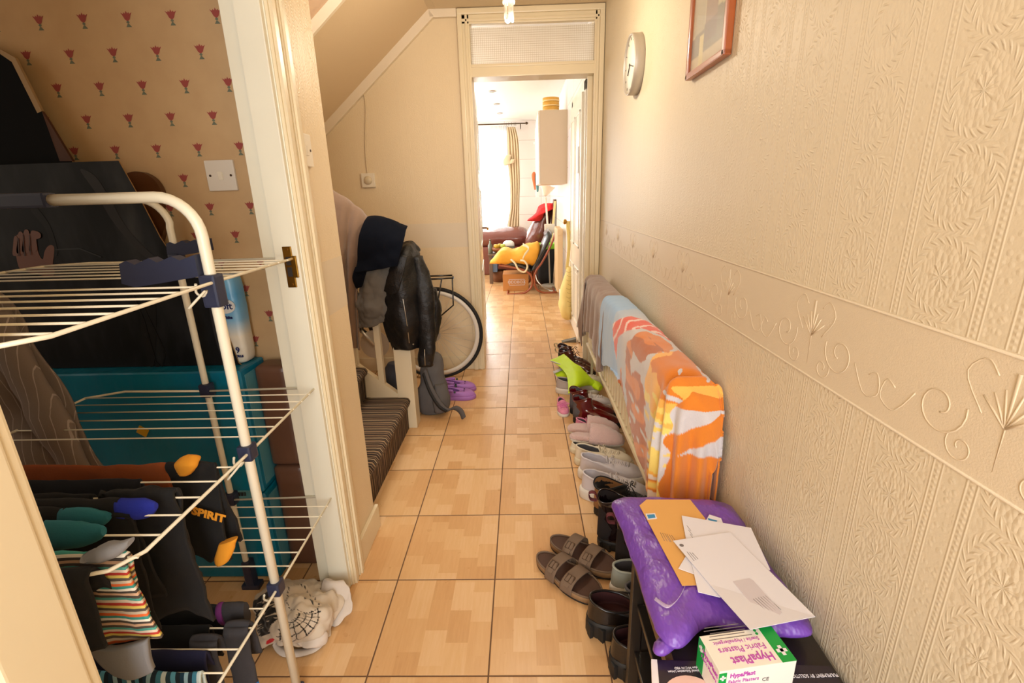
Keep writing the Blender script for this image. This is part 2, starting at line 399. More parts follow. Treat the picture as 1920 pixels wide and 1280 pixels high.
# flowered wall of the room
t = NT('tan_wallpaper'); o_ = t.xyz('World')[0]
t.put(t.b.inputs['Base Color'], t.mix(t.noise(o_, 14, 5), lin((.74, .60, .43)), lin((.81, .68, .50)))); t.b.inputs['Roughness'].default_value = .75
M_tan = t.m; M_red = mat('printed_flower', (.60, .27, .24), .8); M_green = mat('printed_leaf', (.42, .44, .36), .8)
w = MB().box((-3.0, 1.50, 0), (-.70, 1.60, 2.34)); YF = 1.4994
PXF, PZF = .1235, .084
x0, z0 = G(322, 33, 1.5).x, G(322, 33, 1.5).z
for j in range(-14, 6):
    for i in range(-14, 3):
        cx = x0+(i+(.5 if j % 2 else 0))*PXF; cz = z0+j*PZF
        if cz < .1 or cz > 2.25 or cx > -.71 or cx < -2.6: continue
        w.mi = 1; k = .0158
        pts = [(-1, .75), (-.55, .55), (-.45, .78), (-.2, .6), (0, 1.0), (.2, .6), (.45, .78), (.55, .55), (1, .75), (.7, .3), (.45, -.25), (.15, -.5), (-.15, -.5), (-.45, -.25), (-.7, .3)]
        v = [w.bm.verts.new((cx+a*k, YF, cz+b*k+.004)) for a, b in pts]; c0 = w.bm.verts.new((cx, YF, cz+.004))
        for q in range(len(v)):
            f = w.bm.faces.new((c0, v[q], v[(q+1) % len(v)])); f.material_index = 1
        w.mi = 2
        for pz in ([(-.14, -.5), (.14, -.5), (.3, -.75), (0, -.95), (-.3, -.75)], [(-.12, -.95), (.12, -.95), (.55, -1.45), (-.45, -1.45)]):
            f = w.bm.faces.new([w.bm.verts.new((cx+a*k, YF, cz+b*k+.004)) for a, b in pz]); f.material_index = 2
struct(w, 'wall_room', [M_tan, M_red, M_green])
struct(MB().box((-3.0, 1.488, 0), (-.705, 1.50, .12), .003), 'baseboard_room', mat('dark_skirting', (.42, .30, .2), .6))
struct(MB().box((-3.0, -1.3, 2.34), (-.70, 1.60, 2.40)), 'ceiling_room', mat('room_ceiling', (.80, .70, .55), .8))
w = MB(); w.box((-3.1, -1.3, 0), (-3.0, 1.6, 2.4)); w.box((-3.1, -1.4, 0), (-.60, -1.3, 2.4))
struct(w, 'wall_room_near', mat('room_side_paint', (.70, .58, .42), .8))
w = MB(); w.box((-.60, -1.4, 2.2), (.66, -1.3, 2.4)); w.box((-.60, -1.4, 0), (-.52, -1.3, 2.2)); w.box((.46, -1.4, 0), (.66, -1.3, 2.2)); w.box((-.52, -1.4, 0), (.46, -1.3, .35))
struct(w, 'wall_front', M_paperL)
# far wall of the hall, sloping soffit of the upper stairs
SL = .852
def slz(x): return 1.682+SL*(x+1.315)
w = MB(); xa, xb = -2.2, -.361
w.prism([(xa, YB, 0), (xb, YB, 0), (xb, YB, 2.34), (-.543, YB, 2.34), (xa, YB, slz(xa))], (0, .13, 0))
w.mi = 1; w.box((xa, YB-.0007, .905), (xb, YB+.01, 1.07))
struct(w, 'wall_back', [M_paperL, M_border])
struct(MB().prism([(-.543, 2.52, 2.34), (-.543, YB+.02, 2.34), (xa, YB+.02, slz(xa)), (xa, 2.52, slz(xa))], (0, 0, .05)), 'ceiling_slope', M_plain)
w = MB(); w.prism([(-.5, 2.52, 2.34), (-.543, 2.52, 2.34), (xa, 2.52, slz(xa)), (xa, 2.52, 3.2), (-.5, 2.52, 3.2)], (0, .04, 0)); w.bm.transform(Matrix.Translation((0, -.006, 0))); w.box((-2.25, 1.60, 0), (-2.2, YB+.1, 3.2)); w.box((-.62, 1.60, 2.34), (-.5, 2.56, 3.2)); w.box((-2.2, 1.50, 2.34), (-.5, 1.60, 3.2))
struct(w, 'wall_stairwell', mat('stairwell_paint', (.74, .62, .48), .7, bump=.3, bscale=90))
m = MB(); m.prism([(-.543, YB-.03, 2.34), (-.543+.03, YB-.03, 2.30), (xa+.03, YB-.03, slz(xa)-.05), (xa, YB-.03, slz(xa))], (0, .03, 0)); m.box((-.543, YB-.03, 2.295), (-.374, YB, 2.34), .004)
struct(m, 'trim_1', mat('trim_paint', (.90, .84, .74), .4, bump=.2, bscale=60))
struct(MB().prism([(-.5, 2.505, 2.34), (-.53, 2.505, 2.37), (xa-.03, 2.505, slz(xa)+.03), (xa, 2.505, slz(xa)-.01)], (0, .02, 0)), 'trim_2', MC['trim_paint'])
struct(MB().box((xa, YB-.014, 0), (xb-.0, YB, .10), .004), 'baseboard_back', M_gloss)
# far door frame with transom window
XL_, XR_ = -.372, .532; d = thing('door_2', None, None); d['kind'] = 'structure'
OL, OR = G(885, 147, YB).x, G(1113, 138, YB).x; HZ = 1.962; TZ0 = G(1000, 118, YB).z; TZ1 = G(1000, 43, YB).z
m = MB()
for a, b in ((XL_, OL), (OR, XR_)):
    s = 1 if a < 0 else -1; o0 = a if a < 0 else b; i0 = b if a < 0 else a
    m.box((min(o0, i0), YB-.022, 0), (max(o0, i0), YB+.02, 2.335), .004)
    m.box((min(o0, o0+s*.030), YB-.036, 0), (max(o0, o0+s*.030), YB-.018, 2.335), .006)
    m.box((min(i0-s*.028, i0-s*.012), YB-.030, 0), (max(i0-s*.028, i0-s*.012), YB-.018, 2.335), .004)
m.box((XL_, YB-.022, TZ1), (XR_, YB+.02, 2.335), .004); m.box((XL_, YB-.038, 2.302), (XR_, YB-.018, 2.336), .007); m.box((XL_+.02, YB-.030, TZ1+.012), (XR_-.02, YB-.018, TZ1+.028), .003)
struct(m, 'architrave', M_gloss, d)
struct(MB().box((OL-.01, YB-.02, HZ), (OR+.01, YB+.13, TZ0), .004).box((OL, YB-.026, TZ0-.018), (OR, YB+.0, TZ0-.004), .003), 'transom_rail', M_gloss, d)
struct(MB().box((OL-.025, YB, 0), (OL, YB+.135, 2.33)).box((OR, YB, 0), (OR+.025, YB+.135, 2.33)).box((OR-.03, YB+.05, 0), (OR, YB+.07, HZ), .003), 'door_jamb', M_gloss, d)
struct(MB().box((XL_, YB+.02, 2.30), (XR_+.05, YB+.13, 2.45)).box((XL_-.05, YB+.02, 0), (OL-.025, YB+.13, 2.4)).box((OR+.025, YB+.02, 0), (.66, YB+.13, 2.4)), 'wall_over_door', M_kit, None)
t = NT('wired_glass'); o_, x, y, z = t.xyz('World')
g = t.M('MAXIMUM', t.M('LESS_THAN', t.M('FRACT', t.M('MULTIPLY', x, 80)), .12), t.M('LESS_THAN', t.M('FRACT', t.M('MULTIPLY', z, 80)), .12))
t.put(t.b.inputs['Base Color'], t.mix(g, lin((.98, .96, .92)), lin((.80, .76, .68)))); t.b.inputs['Roughness'].default_value = .45
t.put(t.b.inputs['Transmission Weight'], t.M('SUBTRACT', .8, t.M('MULTIPLY', g, .6))); t.b.inputs['IOR'].default_value = 1.2
m = MB(); xs = np.linspace(OL, OR, 30); top = [(x, YB+.03, TZ1-.004-.004*abs(math.sin(x*13))) for x in xs]; bot = [(x, YB+.03, TZ0+.004+.006*abs(math.sin(x*9+1))) for x in xs]
m.prism([Vector(p) for p in bot]+[Vector(p) for p in top[::-1]], (0, .006, 0))
g_ = struct(m, 'window_1', t.m)
# kitchen shell
KX, KY, KZ = .50, 8.66, 2.40; KL = -2.6
t = NT('kitchen_wall_tiles'); o_, x, y, z = t.xyz('World'); S = t.M('ADD', x, y)
g = t.M('MAXIMUM', t.M('LESS_THAN', t.M('FRACT', t.M('DIVIDE', S, .6)), .012), t.M('LESS_THAN', t.M('FRACT', t.M('DIVIDE', z, .3)), .022))
t.put(t.b.inputs['Base Color'], t.mix(g, lin((.95, .93, .91)), lin((.80, .74, .70)))); t.b.inputs['Roughness'].default_value = .25; M_ktile = t.m
struct(MB().box((KX, 3.55, 0), (KX+.1, KY, KZ)), 'wall_kitchen_right', M_ktile)
w = MB(); w.box((-.15, KY, 0), (KX+.1, KY+.12, KZ)); w.box((KL, KY, 2.28), (-.15, KY+.12, KZ)); w.box((KL, KY, 0), (-2.1, KY+.12, KZ))
struct(w, 'wall_kitchen_back', M_ktile)
w = MB(); w.box((KL-.1, 3.55, 0), (KL, 4.8, KZ)); w.box((KL-.1, 7.8, 0), (KL, KY, KZ)); w.box((KL-.1, 4.8, 0), (KL, 7.8, .9)); w.box((KL-.1, 4.8, 2.2), (KL, 7.8, KZ)); w.box((KL, 3.50, 0), (-.42, 3.56, KZ))
struct(w, 'wall_kitchen_left', M_kit)
struct(MB().box((KL-.1, 3.545, KZ), (KX+.1, KY+.1, KZ+.06)), 'ceiling_kitchen', M_kit)
struct(MB().box((KX-.014, 5.05, 0), (KX, KY, .09), .003).box((KX-.014, 3.56, 0), (KX, 3.86, .09), .003), 'baseboard_kitchen', M_gloss)
d = thing('window_2', None, None); d['kind'] = 'structure'; M_upvc = mat('white_frame', (.95, .95, .94), .3)
m = MB()
for x in (-2.1, -1.15, -.20): m.box((x, KY+.02, 0), (x+.06, KY+.08, 2.28), .004)
m.box((-2.1, KY+.02, 2.22), (-.14, KY+.08, 2.28), .004); m.box((-2.1, KY+.02, 0), (-.14, KY+.08, .08), .004)
struct(m, 'window_frame', M_upvc, d)
struct(MB().box((-2.1, KY+.045, .08), (-.15, KY+.051, 2.22)), 'window_pane', mat('clear_glass', (1, 1, 1), .0, trans=1, alpha=.12), d)
# panelled door in the right-hand wall beyond
M_door = mat('door_gloss', (.93, .90, .84), .25, var=.03, vscale=4)
d = thing('door_3', None, None); d['kind'] = 'structure'; y0, y1 = 3.93, 4.92
m = MB().box((KX-.012, y0, 0), (KX, y0+.08, 2.04), .003).box((KX-.012, y1-.08, 0), (KX, y1, 2.04), .003).box((KX-.012, y0, 1.97), (KX, y1, 2.05), .003); struct(m, 'door_frame', M_door, d)
m = MB().box((KX-.030, y0+.08, .005), (KX-.006, y1-.08, 1.97), .003); struct(m, 'door_leaf', M_door, d)
m = MB()
for a, b in ((.12, .62), (.80, 1.86)):
    for q0, q1 in ((y0+.15, (y0+y1)/2-.04), ((y0+y1)/2+.04, y1-.15)):
        for lo, hi in (((q0, a), (q1, a+.018)), ((q0, b-.018), (q1, b)), ((q0, a), (q0+.018, b)), ((q1-.018, a), (q1, b))): m.box((KX-.036, lo[0], lo[1]), (KX-.028, hi[0], hi[1]), .003)
        m.box((KX-.033, q0+.05, a+.05), (KX-.028, q1-.05, b-.05), .003)
struct(m, 'door_panel', M_door, d)
a = W(1080, 420, KX-.05)
struct(MB().lathe([(.006, 0), (.006, .03), (.022, .04), (.026, .055), (.018, .066), (.001, .068)], (KX-.03, 4.80, .98), 16, Matrix.Rotation(-PI/2, 4, 'Y')), 'door_knob', M_brass, d)
# open leaf of the far door, folded back into the kitchen
d = thing('door_4', None, None); d['kind'] = 'structure'
Mx = Matrix.Translation((OL-.005, YB+.14, 0)) @ Matrix.Rotation(math.radians(3.5), 4, 'Z')
struct(MB().box((-.04, 0, .008), (0, .86, 1.955), .003, Mx), 'door_leaf', M_door, d)
m = MB()
for a, b in ((.14, .70), (.86, 1.30), (1.42, 1.82)):
    for lo, hi in (((.10, a), (.76, a+.02)), ((.10, b-.02), (.76, b)), ((.10, a), (.12, b)), ((.74, a), (.76, b))): m.box((-.002, lo[0], lo[1]), (.006, hi[0], hi[1]), .002, Mx)
struct(m, 'door_panel', M_door, d)
struct(MB().tube([(.0, .80, .97), (.045, .80, .97), (.05, .78, .97), (.05, .70, .965)], .008, 8).box((0, .78, .90), (.004, .82, 1.04), .001).tube([(0, 0, 0), (0, 0, 0.001)], .0005, 3) if False else MB().box((0, .775, .90), (.006, .825, 1.04), .001, Mx), 'lock_plate', M_brass, d)
b = MB(); b.tube([Mx @ Vector(p) for p in [(.0, .80, .97), (.045, .80, .97), (.052, .775, .97), (.05, .70, .965)]], .008, 8); struct(b, 'door_handle', M_brass, d)
# garden outside
struct(MB().box((-14, KY+.12, -.12), (8, 24, -.06)), 'ground_garden', mat('garden_lawn', (.55, .62, .35), .9, var=.3, vscale=3))

# ================================================================ HALL, RIGHT SIDE
# ---- wall clock, framed picture, pendant bulb
cc = (W(1197, 70, XR)+W(1197, 174, XR))/2; cz = cc.z; cy = 2.42
t_ = thing('wall_clock', 'round silver-rimmed wall clock with a pale face, hung on the embossed wall', 'clock', (XR, cy, cz))
RY = Matrix.Translation((XR, cy, cz)) @ Matrix.Rotation(-PI/2, 4, 'Y')
R0 = .122
MB().lathe([(R0*.9, 0), (R0, .002), (R0, .040), (R0*.985, .045), (R0*.95, .045), (R0*.95, .036)], (0, 0, 0), 48, RY, False).build('rim', mat('brushed_silver', (.72, .69, .65), .45, .35), t_)
MB().lathe([(R0*.955, .034), (R0*.955, .0361), (.0005, .0362)], (0, 0, 0), 48, RY).build('clock_face', mat('clock_face', (.93, .91, .86), .6), t_)
m = MB(); xf = XR-.040
m.tube([(xf, cy, cz), (xf, cy+.035, cz-.035)], .0022, 6); m.tube([(xf-.001, cy, cz), (xf-.001, cy-.07, cz-.02)], .0016, 6); m.lathe([(.006, 0), (.006, .003)], (xf, cy, cz), 10, Matrix.Rotation(-PI/2, 4, 'Y'))
m.build('clock_hands', mat('hand_black', (.15, .14, .13), .5), t_)
for k in range(12):
    m = MB(); a = k*PI/6; m.box((-.0008, -.0015, R0*.80), (.0008, .0015, R0*.88), 0, Matrix.Translation((XR-.0370, cy, cz)) @ Matrix.Rotation(a, 4, 'X')); m.build('hour_mark', MC['hand_black'], t_)
p0 = W(1290, 150, XR-.012); p1 = W(1363, 105, XR-.012); y0, y1 = p1.y, p0.y; z0p = .5*(p0.z+p1.z); z1p = z0p+.50
t_ = thing('picture_frame', 'framed picture in a thin orange-brown wooden frame, high on the right wall', 'picture', (XR, (y0+y1)/2, z0p))
M_fr = mat('orange_wood', (.64, .33, .14), .35, var=.15, vscale=20, coat=.3)
m = MB(); fw = .017
m.box((XR-.022, y0, z0p), (XR-.001, y0+fw, z1p), .004); m.box((XR-.022, y1-fw, z0p), (XR-.001, y1, z1p), .004); m.box((XR-.022, y0, z0p), (XR-.001, y1, z0p+fw), .004); m.box((XR-.022, y0, z1p-fw), (XR-.001, y1, z1p), .004)
m.build('frame', M_fr, t_)
def pic_col(u, v, p):
    y = (p.y-y0)/(y1-y0); z = (p.z-z0p)/(z1p-z0p)
    if z < .10: c = (.80, .73, .60)
    elif z < .24+.03*math.sin(y*5): c = (.52, .50, .45)
    else: c = (.80, .76, .62)
    if .30 < y < .60 and z > .14: c = (.62, .52, .46) if z > .24 else (.50, .44, .42)
    if .62 < y < .9 and z > .22: c = (.70, .66, .56)
    if .62 < y < .72 and z < .2: c = (.86, .80, .58)
    return c
cloth([[(XR-.010, y0+.01, z0p+.01), (XR-.010, y1-.01, z0p+.01)], [(XR-.010, y0+.01, z1p-.01), (XR-.010, y1-.01, z1p-.01)]], 60, 90, colfn=pic_col).build('print', mat_attr('art_print', .25, 0), t_, thick=.002)
MB().box((XR-.014, y0+.01, z0p+.01), (XR-.0125, y1-.01, z1p-.01)).build('glass', mat('picture_glass', (1, 1, 1), .02, alpha=.12, spec=1), t_)
pb = G(955, 40, 2.25); px_, pz_ = pb.x, pb.z
t_ = thing('pendant_lamp', 'white pendant lamp holder with an energy-saving bulb under the hall ceiling', 'lamp', (px_, 2.25, 2.34))
M_wp = mat('white_plastic', (.90, .86, .78), .35)
MB().lathe([(.045, 0), (.045, -.01), (.02, -.03), (.006, -.035)], (px_, 2.25, 2.338), 20).build('ceiling_rose', M_wp, t_)
MB().tube([(px_, 2.25, 2.31), (px_, 2.25, pz_+.17)], .003, 6).build('flex', M_wp, t_)
MB().lathe([(.008, .19), (.017, .175), (.020, .13), (.022, .125), (.022, .10), (.018, .095)], (px_, 2.25, pz_), 20).build('lamp_holder', M_wp, t_)
m = MB(); 
m.lathe([(.012, .10), (.024, .085), (.026, .07), (.024, .062)], (px_, 2.25, pz_), 18)
for k in range(3):
    a = k*2*PI/3; ex, ey = math.cos(a), math.sin(a); q = Vector((px_+ex*.013, 2.25+ey*.013, pz_)); tx, ty = -ey*.009, ex*.009
    m.tube([(q.x-tx, q.y-ty, q.z+.066), (q.x-tx, q.y-ty, q.z+.014), (q.x-tx*.7, q.y-ty*.7, q.z+.005), (q.x, q.y, q.z+.001), (q.x+tx*.7, q.y+ty*.7, q.z+.005), (q.x+tx, q.y+ty, q.z+.014), (q.x+tx, q.y+ty, q.z+.066)], .0062, 8)
m.build('bulb', mat('bulb_glass', (.95, .93, .88), .25, coat=.5), t_)

# ---- radiator under the towels
RX0, RX1, RYa, RYb, RZ0, RZ1 = .405, .50, 1.25, 2.98, .30, .735
t_ = thing('radiator', 'long cream panel radiator on the right wall under the hanging towels', 'radiator', (.45, 2.1, .15))
M_rad = mat('radiator_enamel', (.90, .86, .74), .3)
MB().box((RX0+.012, RYa, RZ0), (RX0+.030, RYb, RZ1), .004).box((RX1-.022, RYa, RZ0), (RX1-.004, RYb, RZ1), .004).build('panel', M_rad, t_); rp_ = t_.children[0]
m = MB(); n = 27
for k in range(n):
    y = RYa+.02+(RYb-RYa-.04)*(k+.5)/n
    m.box((RX0+.001, y-.017, RZ0+.030), (RX0+.02, y+.017, RZ1-.03), .0055)
m.build('flutes', M_rad, rp_)
MB().box((RX0-.004, RYa, RZ0), (RX0+.02, RYb, RZ0+.022), .006).build('bottom_seam', M_rad, t_)
MB().box((RX0-.002, RYa, RZ1-.02), (RX0+.02, RYb, RZ1), .006).box((RX0+.01, RYa, RZ1-.006), (RX1-.004, RYb, RZ1+.002), .001).build('top_grille', M_rad, t_)
for y in (RYa+.25, RYb-.25): MB().box((RX1-.004, y-.02, .30), (XR, y+.02, .68), .002).build('wall_bracket', M_rad, t_)
MB().tube([(.45, RYb-.02, .31), (.45, RYb+.04, .30), (.45, RYb+.06, .27), (.45, RYb+.06, .0)], .008, 10).build('pipe', M_rad, t_)
MB().lathe([(.012, 0), (.018, .01), (.018, .05), (.014, .06)], (.45, RYb+.06, .23), 14).build('valve', M_wp, t_)

# ---- towels over the radiator: profile runs from the back hem over the top to the front hem
def over_rail(ys, zfront, zback=.50, xf=.392, xb=.507, zt=.752, lean=None):
    rows = []
    for i, y in enumerate(ys):
        zf = zfront[i]; dl = lean[i] if lean else 0
        rows.append([(xb, y, zback), (xb+.003, y, zt-.05), (xb-.012, y, zt-.004), (.45, y, zt+.004), (xf+.018, y, zt-.002), (xf-.004, y+dl*.2, zt-.04), (xf-.010, y+dl*.5, (zt-.04+zf)/2+.06), (xf-.012, y+dl*.8, (zt+zf)/2-.10), (xf-.012, y+dl, zf)])
    return rows
M_bt = mat('brown_terry', (.55, .435, .36), .95, var=.10, vscale=30, bump=.9, bscale=330, bdist=.002, sheen=.5)
f1 = lambda u, v: .010*math.sin(v*38+u*2)*smoothv(min(1, max(0, (u-.45)*2.2)))
o = cloth(over_rail([2.99, 2.88, 2.72, 2.55, 2.36, 2.24], [.36, .42, .46, .44, .36, .42]), 44, 90, wr=.004, wf=14, fold=f1).build('towel', M_bt, loc=(.45, 2.6, .75), thick=.006)
prop(o, 'brown terry towel hanging over the far end of the radiator', 'towel')
o = cloth([[(.395, 3.02, .70), (.385, 3.02, .5), (.38, 3.0, .42)], [(.385, 2.98, .72), (.365, 3.00, .56), (.345, 3.00, .45)], [(.378, 2.93, .72), (.372, 2.96, .52), (.368, 2.97, .30)]], 14, 14, wr=.004, wf=12).build('towel_corner', M_bt, o, thick=.006)
# printed towel
ORG, ORD, RED_, WHT, YEL, BLU = (.86, .50, .16), (.71, .38, .14), (.90, .33, .20), (.80, .78, .79), (.95, .84, .45), (.58, .72, .87)
def inpoly(x, y, P):
    c = False; j = len(P)-1
    for i in range(len(P)):
        if ((P[i][1] > y) != (P[j][1] > y)) and (x < (P[j][0]-P[i][0])*(y-P[i][1])/(P[j][1]-P[i][1])+P[i][0]): c = not c
        j = i
    return c
def towel_col(u, v, p):
    # printed areas in cloth coordinates: y along the radiator, h = distance down from the top edge
    y = p.y; h = (.755-p.z)/.5 if (p.x < .43 or y < 1.215) else -(.755-p.z)/.5-(p.x-.41)*1.6
    q = Vector((y*5, h*6, 0)); n1 = noise.noise(q*1.4+Vector((3, 1, 0))); n2 = noise.noise(q*3.1+Vector((7, 2, 0)))
    if y < 1.20+.02*n1:
        k = h+1.2*(p.x-.44)
        if h < .13: return ORG
        if .24 < k < .36: return ORG
        return WHT if h < .40+.1*n1 else ORG
    if y > 2.02-.42*max(h, 0)+.02*n2: return BLU
    k = min(1, max(0, (2.02-.42*max(h, 0)-y)/.22)); base = tuple(BLU[i]*(1-k)*.6+WHT[i]*(k+(1-k)*.4) for i in range(3))
    if inpoly(y, h, [(2.00, .25), (1.985, .08), (1.90, -.02), (1.78, -.14), (1.70, -.30), (1.58, -.34), (1.55, -.20), (1.66, -.06), (1.78, .03), (1.86, .14), (1.88, .34), (1.865, .62)]):
        s_ = math.sin(y*70+2*math.sin(h*22)); return (.95, .82, .78) if s_ > .70 and h < .42 else RED_
    if inpoly(y, h, [(1.82, .0), (1.80, -.10), (1.74, -.12), (1.74, .0)]): return (.93, .52, .22)
    y2, h2 = y+.03*n2, h+.05*n1
    figs = ([(1.72, .16), (1.68, .02), (1.60, -.06), (1.50, -.10), (1.44, -.02), (1.50, .06), (1.60, .08), (1.64, .16), (1.60, .26), (1.56, .18), (1.48, .16), (1.42, .26), (1.40, .42), (1.32, .52), (1.30, .72), (1.36, .92), (1.42, 1.1), (1.50, 1.1), (1.58, .9), (1.70, .78), (1.72, .62), (1.62, .60), (1.66, .46), (1.70, .36)],
            [(1.48, -.12), (1.42, -.26), (1.30, -.30), (1.20, -.25), (1.20, .10), (1.26, .13), (1.33, .04), (1.38, .07), (1.40, .0)], [(1.80, .40), (1.77, .34), (1.70, .56), (1.73, .60)])
    for fi, P_ in enumerate(figs):
        if inpoly(y2, h2, P_):
            if fi == 0 and n2 > .34 and h > .35: return WHT
            if fi == 1 and n2 > .38: return WHT
            return ORD if (n1 < .12 and fi != 1) else ORG
    if y < 1.42+.04*n1:
        f = h+.20*n2
        if f < .20: return (.96, .72, .34)
        if f < .30: return YEL
        if f < .50 and y < 1.32: return (.84, .82, .82)
        if f < .50: return base
        if f < .60: return YEL
        if f < .68: return (.96, .72, .32)
        if n2 > .30: return (.90, .85, .80)
        return ORG
    return base
def f2(u, v):
    near = smoothv(min(1, max(0, (v-.38)*4))); dn = smoothv(min(1, max(0, (u-.45)*2.2)))
    return dn*(.016*near*math.sin(v*58-2.5*u)+.003*math.sin(v*30+u*3))
ys = [2.32, 2.22, 2.08, 1.95, 1.80, 1.62, 1.47, 1.36, 1.29, 1.25, 1.225]
zf = [.46, .44, .49, .52, .53, .46, .40, .37, .35, .35, .35]
rows = over_rail(ys, zf, .42, xf=.388, zt=.762)
rows[-2] = [Vector((p[0], p[1], p[2]-.022*(3 <= j <= 5))) for j, p in enumerate(rows[-2])]     # the near end turns down round the corner
for y, xf_, zt2, zb in ((1.205, .398, .742, .34), (1.185, .418, .722, .335), (1.168, .446, .69, .33), (1.155, .478, .64, .33), (1.148, .505, .56, .33)):
    m_ = (xf_+.518)/2
    rows.append([(.519, y, min(.42, zt2)), (.519, y, zt2-.03), (.515, y, zt2-.010), (m_, y-.004, zt2), ((xf_+m_)/2, y-.004, zt2-.002), (xf_, y, zt2-.04), (xf_-.008, y-.004, (zt2+zb)/2+.05), (xf_-.010, y-.006, (zt2+zb)/2-.08), (xf_-.010, y-.006, zb-.02)])
o = cloth(rows, 190, 330, wr=.003, wf=10, seed=5, fold=f2, colfn=towel_col).build('beach_towel', mat_attr('printed_terry', .95, .7, 380, .4), loc=(.45, 1.7, .76), thick=.005)
prop(o, 'big beach towel printed blue, white and orange over the near end of the radiator', 'towel')

# ================================================================ SHOES
def outline(L, Wd, n=32, toe=1.0, heel=.80, waist=.12):
    out = []
    for k in range(n):
        th = 2*PI*k/n; x = L/2*(1-math.cos(th)); s = x/L
        endf = (1-abs(2*s-1)**(3.2*toe))**.5 if 0 < s < 1 else 0
        wd = Wd/2*(heel+(1-heel)*smoothv(min(1, max(0, (s-.25)/.4))))*(1-waist*math.exp(-((s-.38)/.14)**2))
        out.append(Vector((x, math.copysign(1, math.sin(th) if abs(math.sin(th)) > 1e-9 else 1)*wd*endf*(1 if abs(math.sin(th)) > 1e-9 else 0), 0)))
    return out
def shoe(kind, label, loc, rot, L=.28, Wd=.10, sole_h=.03, toe_h=.045, col_h=.075, c0=.03, c1=.52, cw=.62, shaft=0, shaft_back=None, M_up=None, M_sole=None, M_in=None, M_lace=None, laces=0, tongue=True, lug=0, heel=0, tab=None, toecap=None, wr=.0015, seed=0, group='shoes along the right wall', cat='shoe', tilt=0, strap=None, tab_col=None, collar=True, wmul=1.04):
    n = 32; t = thing(kind, label, cat, (0, 0, 0), group); O = outline(L, Wd, n)
    def C(k, z, g=1.0, dx=0):
        th = 2*PI*k/n; cx = (c0+c1)/2*L+dx; return Vector((cx-(c1-c0)/2*L*math.cos(th)*g, Wd/2*cw*math.sin(th)*g, z))
    K = 9
    def surf(k, s):
        B = O[k % n]; c = C(k, col_h+.012*math.cos(2*PI*k/n)*1 if not shaft else col_h); f = s**1.45
        g = 1-(1-s)**2.4; fr = .5-.5*math.cos(2*PI*k/n)     # 1 at the toe
        z = sole_h+toe_h*g*(.75+.25*fr)+(c.z-sole_h-toe_h*(.75+.25*fr))*s**1.7
        p = Vector((B.x+(c.x-B.x)*f, B.y+(c.y-B.y)*f, z))
        if wr: p += Vector((0, 0, 1))*wr*noise.noise(Vector((p.x*40, p.y*40, seed)))*2*min(1, s*3)
        return p
    b = MB(); R = [b.ring([surf(k, s/K) for k in range(n)]) for s in range(K+1)]
    for i in range(K): b.bridge(R[i], R[i+1])
    last = R[-1]; topz = col_h
    if shaft:
        steps = 4
        for i in range(1, steps+1):
            z = col_h+(shaft-col_h)*i/steps; g = 1+.04*math.sin(i*2.2)
            r = b.ring([C(k, z+(.012*math.sin(4*PI*k/n) if i == steps else 0), g*(1+.012*noise.noise(Vector((k*.9, i*1.3, seed)))), -.012*i/steps*1) for k in range(n)]); b.bridge(last, r); last = r
        topz = shaft
    rim = [v.co.copy() for v in last]
    upper = b.build('upper', M_up, t, thick=.0025, tofs=0)
    cen = Vector((sum(p.x for p in rim)/n, 0, 0))
    b = MB(); A = b.ring([p+(Vector((cen.x, 0, p.z))-p)*.05 for p in rim]); prev = A
    for i in range(1, 5):
        z = sole_h+.008+(topz-sole_h-.008)*(1-i/4); r = b.ring([Vector((cen.x+(p.x-cen.x)*(.90+.02*i), p.y*(.90+.02*i), z if i < 4 else sole_h+.008)) for p in rim]); b.bridge(prev, r); prev = r
    b.cap(prev); b.build('lining', M_in, t)
    if collar: b = MB(); b.tube(rim, .0042 if not shaft else .003, 6, closed=True); b.build('collar', M_up if not tab_col else tab_col, t)
    b = MB(); o0 = [Vector((L/2+(p.x-L/2)*wmul, p.y*wmul*1.02, 0)) for p in O]
    def rg(sc, z): return b.ring([Vector((L/2+(p.x-L/2)*sc, p.y*sc, z)) for p in o0])
    r1 = rg(.97, 0 if not heel else 0); r2 = rg(1, .004); r3 = rg(1, sole_h*.75); r4 = rg(.97, sole_h+.004); b.cap(r1, True)
    b.bridge(r1, r2); b.bridge(r2, r3); b.bridge(r3, r4); b.cap(r4)
    if lug:
        for k in range(0, n):
            if k % 2 == 0 and 1 < k % (n//2) < n//2-1:
                p = o0[k]; d = Vector((p.x-L/2, p.y*2.2, 0)).normalized(); b.box((-.006, -.010, 0), (.005, .010, sole_h*.85), .002, Matrix.Translation(p) @ Matrix.Rotation(math.atan2(d.y, d.x), 4, 'Z'))
    b.build('sole', M_sole, t)
    kf = n//2
    if tongue and not shaft:
        b = MB(); pts = []
        for s in np.linspace(.55, 1.0, 6):
            p = surf(kf, s); pts.append([p+Vector((0, -.020, -.002)), p+Vector((0, 0, .005)), p+Vector((0, .020, -.002))])
        p = pts[-1][1]; pts.append([p+Vector((-.012, -.018, .020)), p+Vector((-.014, 0, .026)), p+Vector((-.012, .018, .020))])
        cloth(pts, 6, 12).build('tongue', M_up, t, thick=.004)
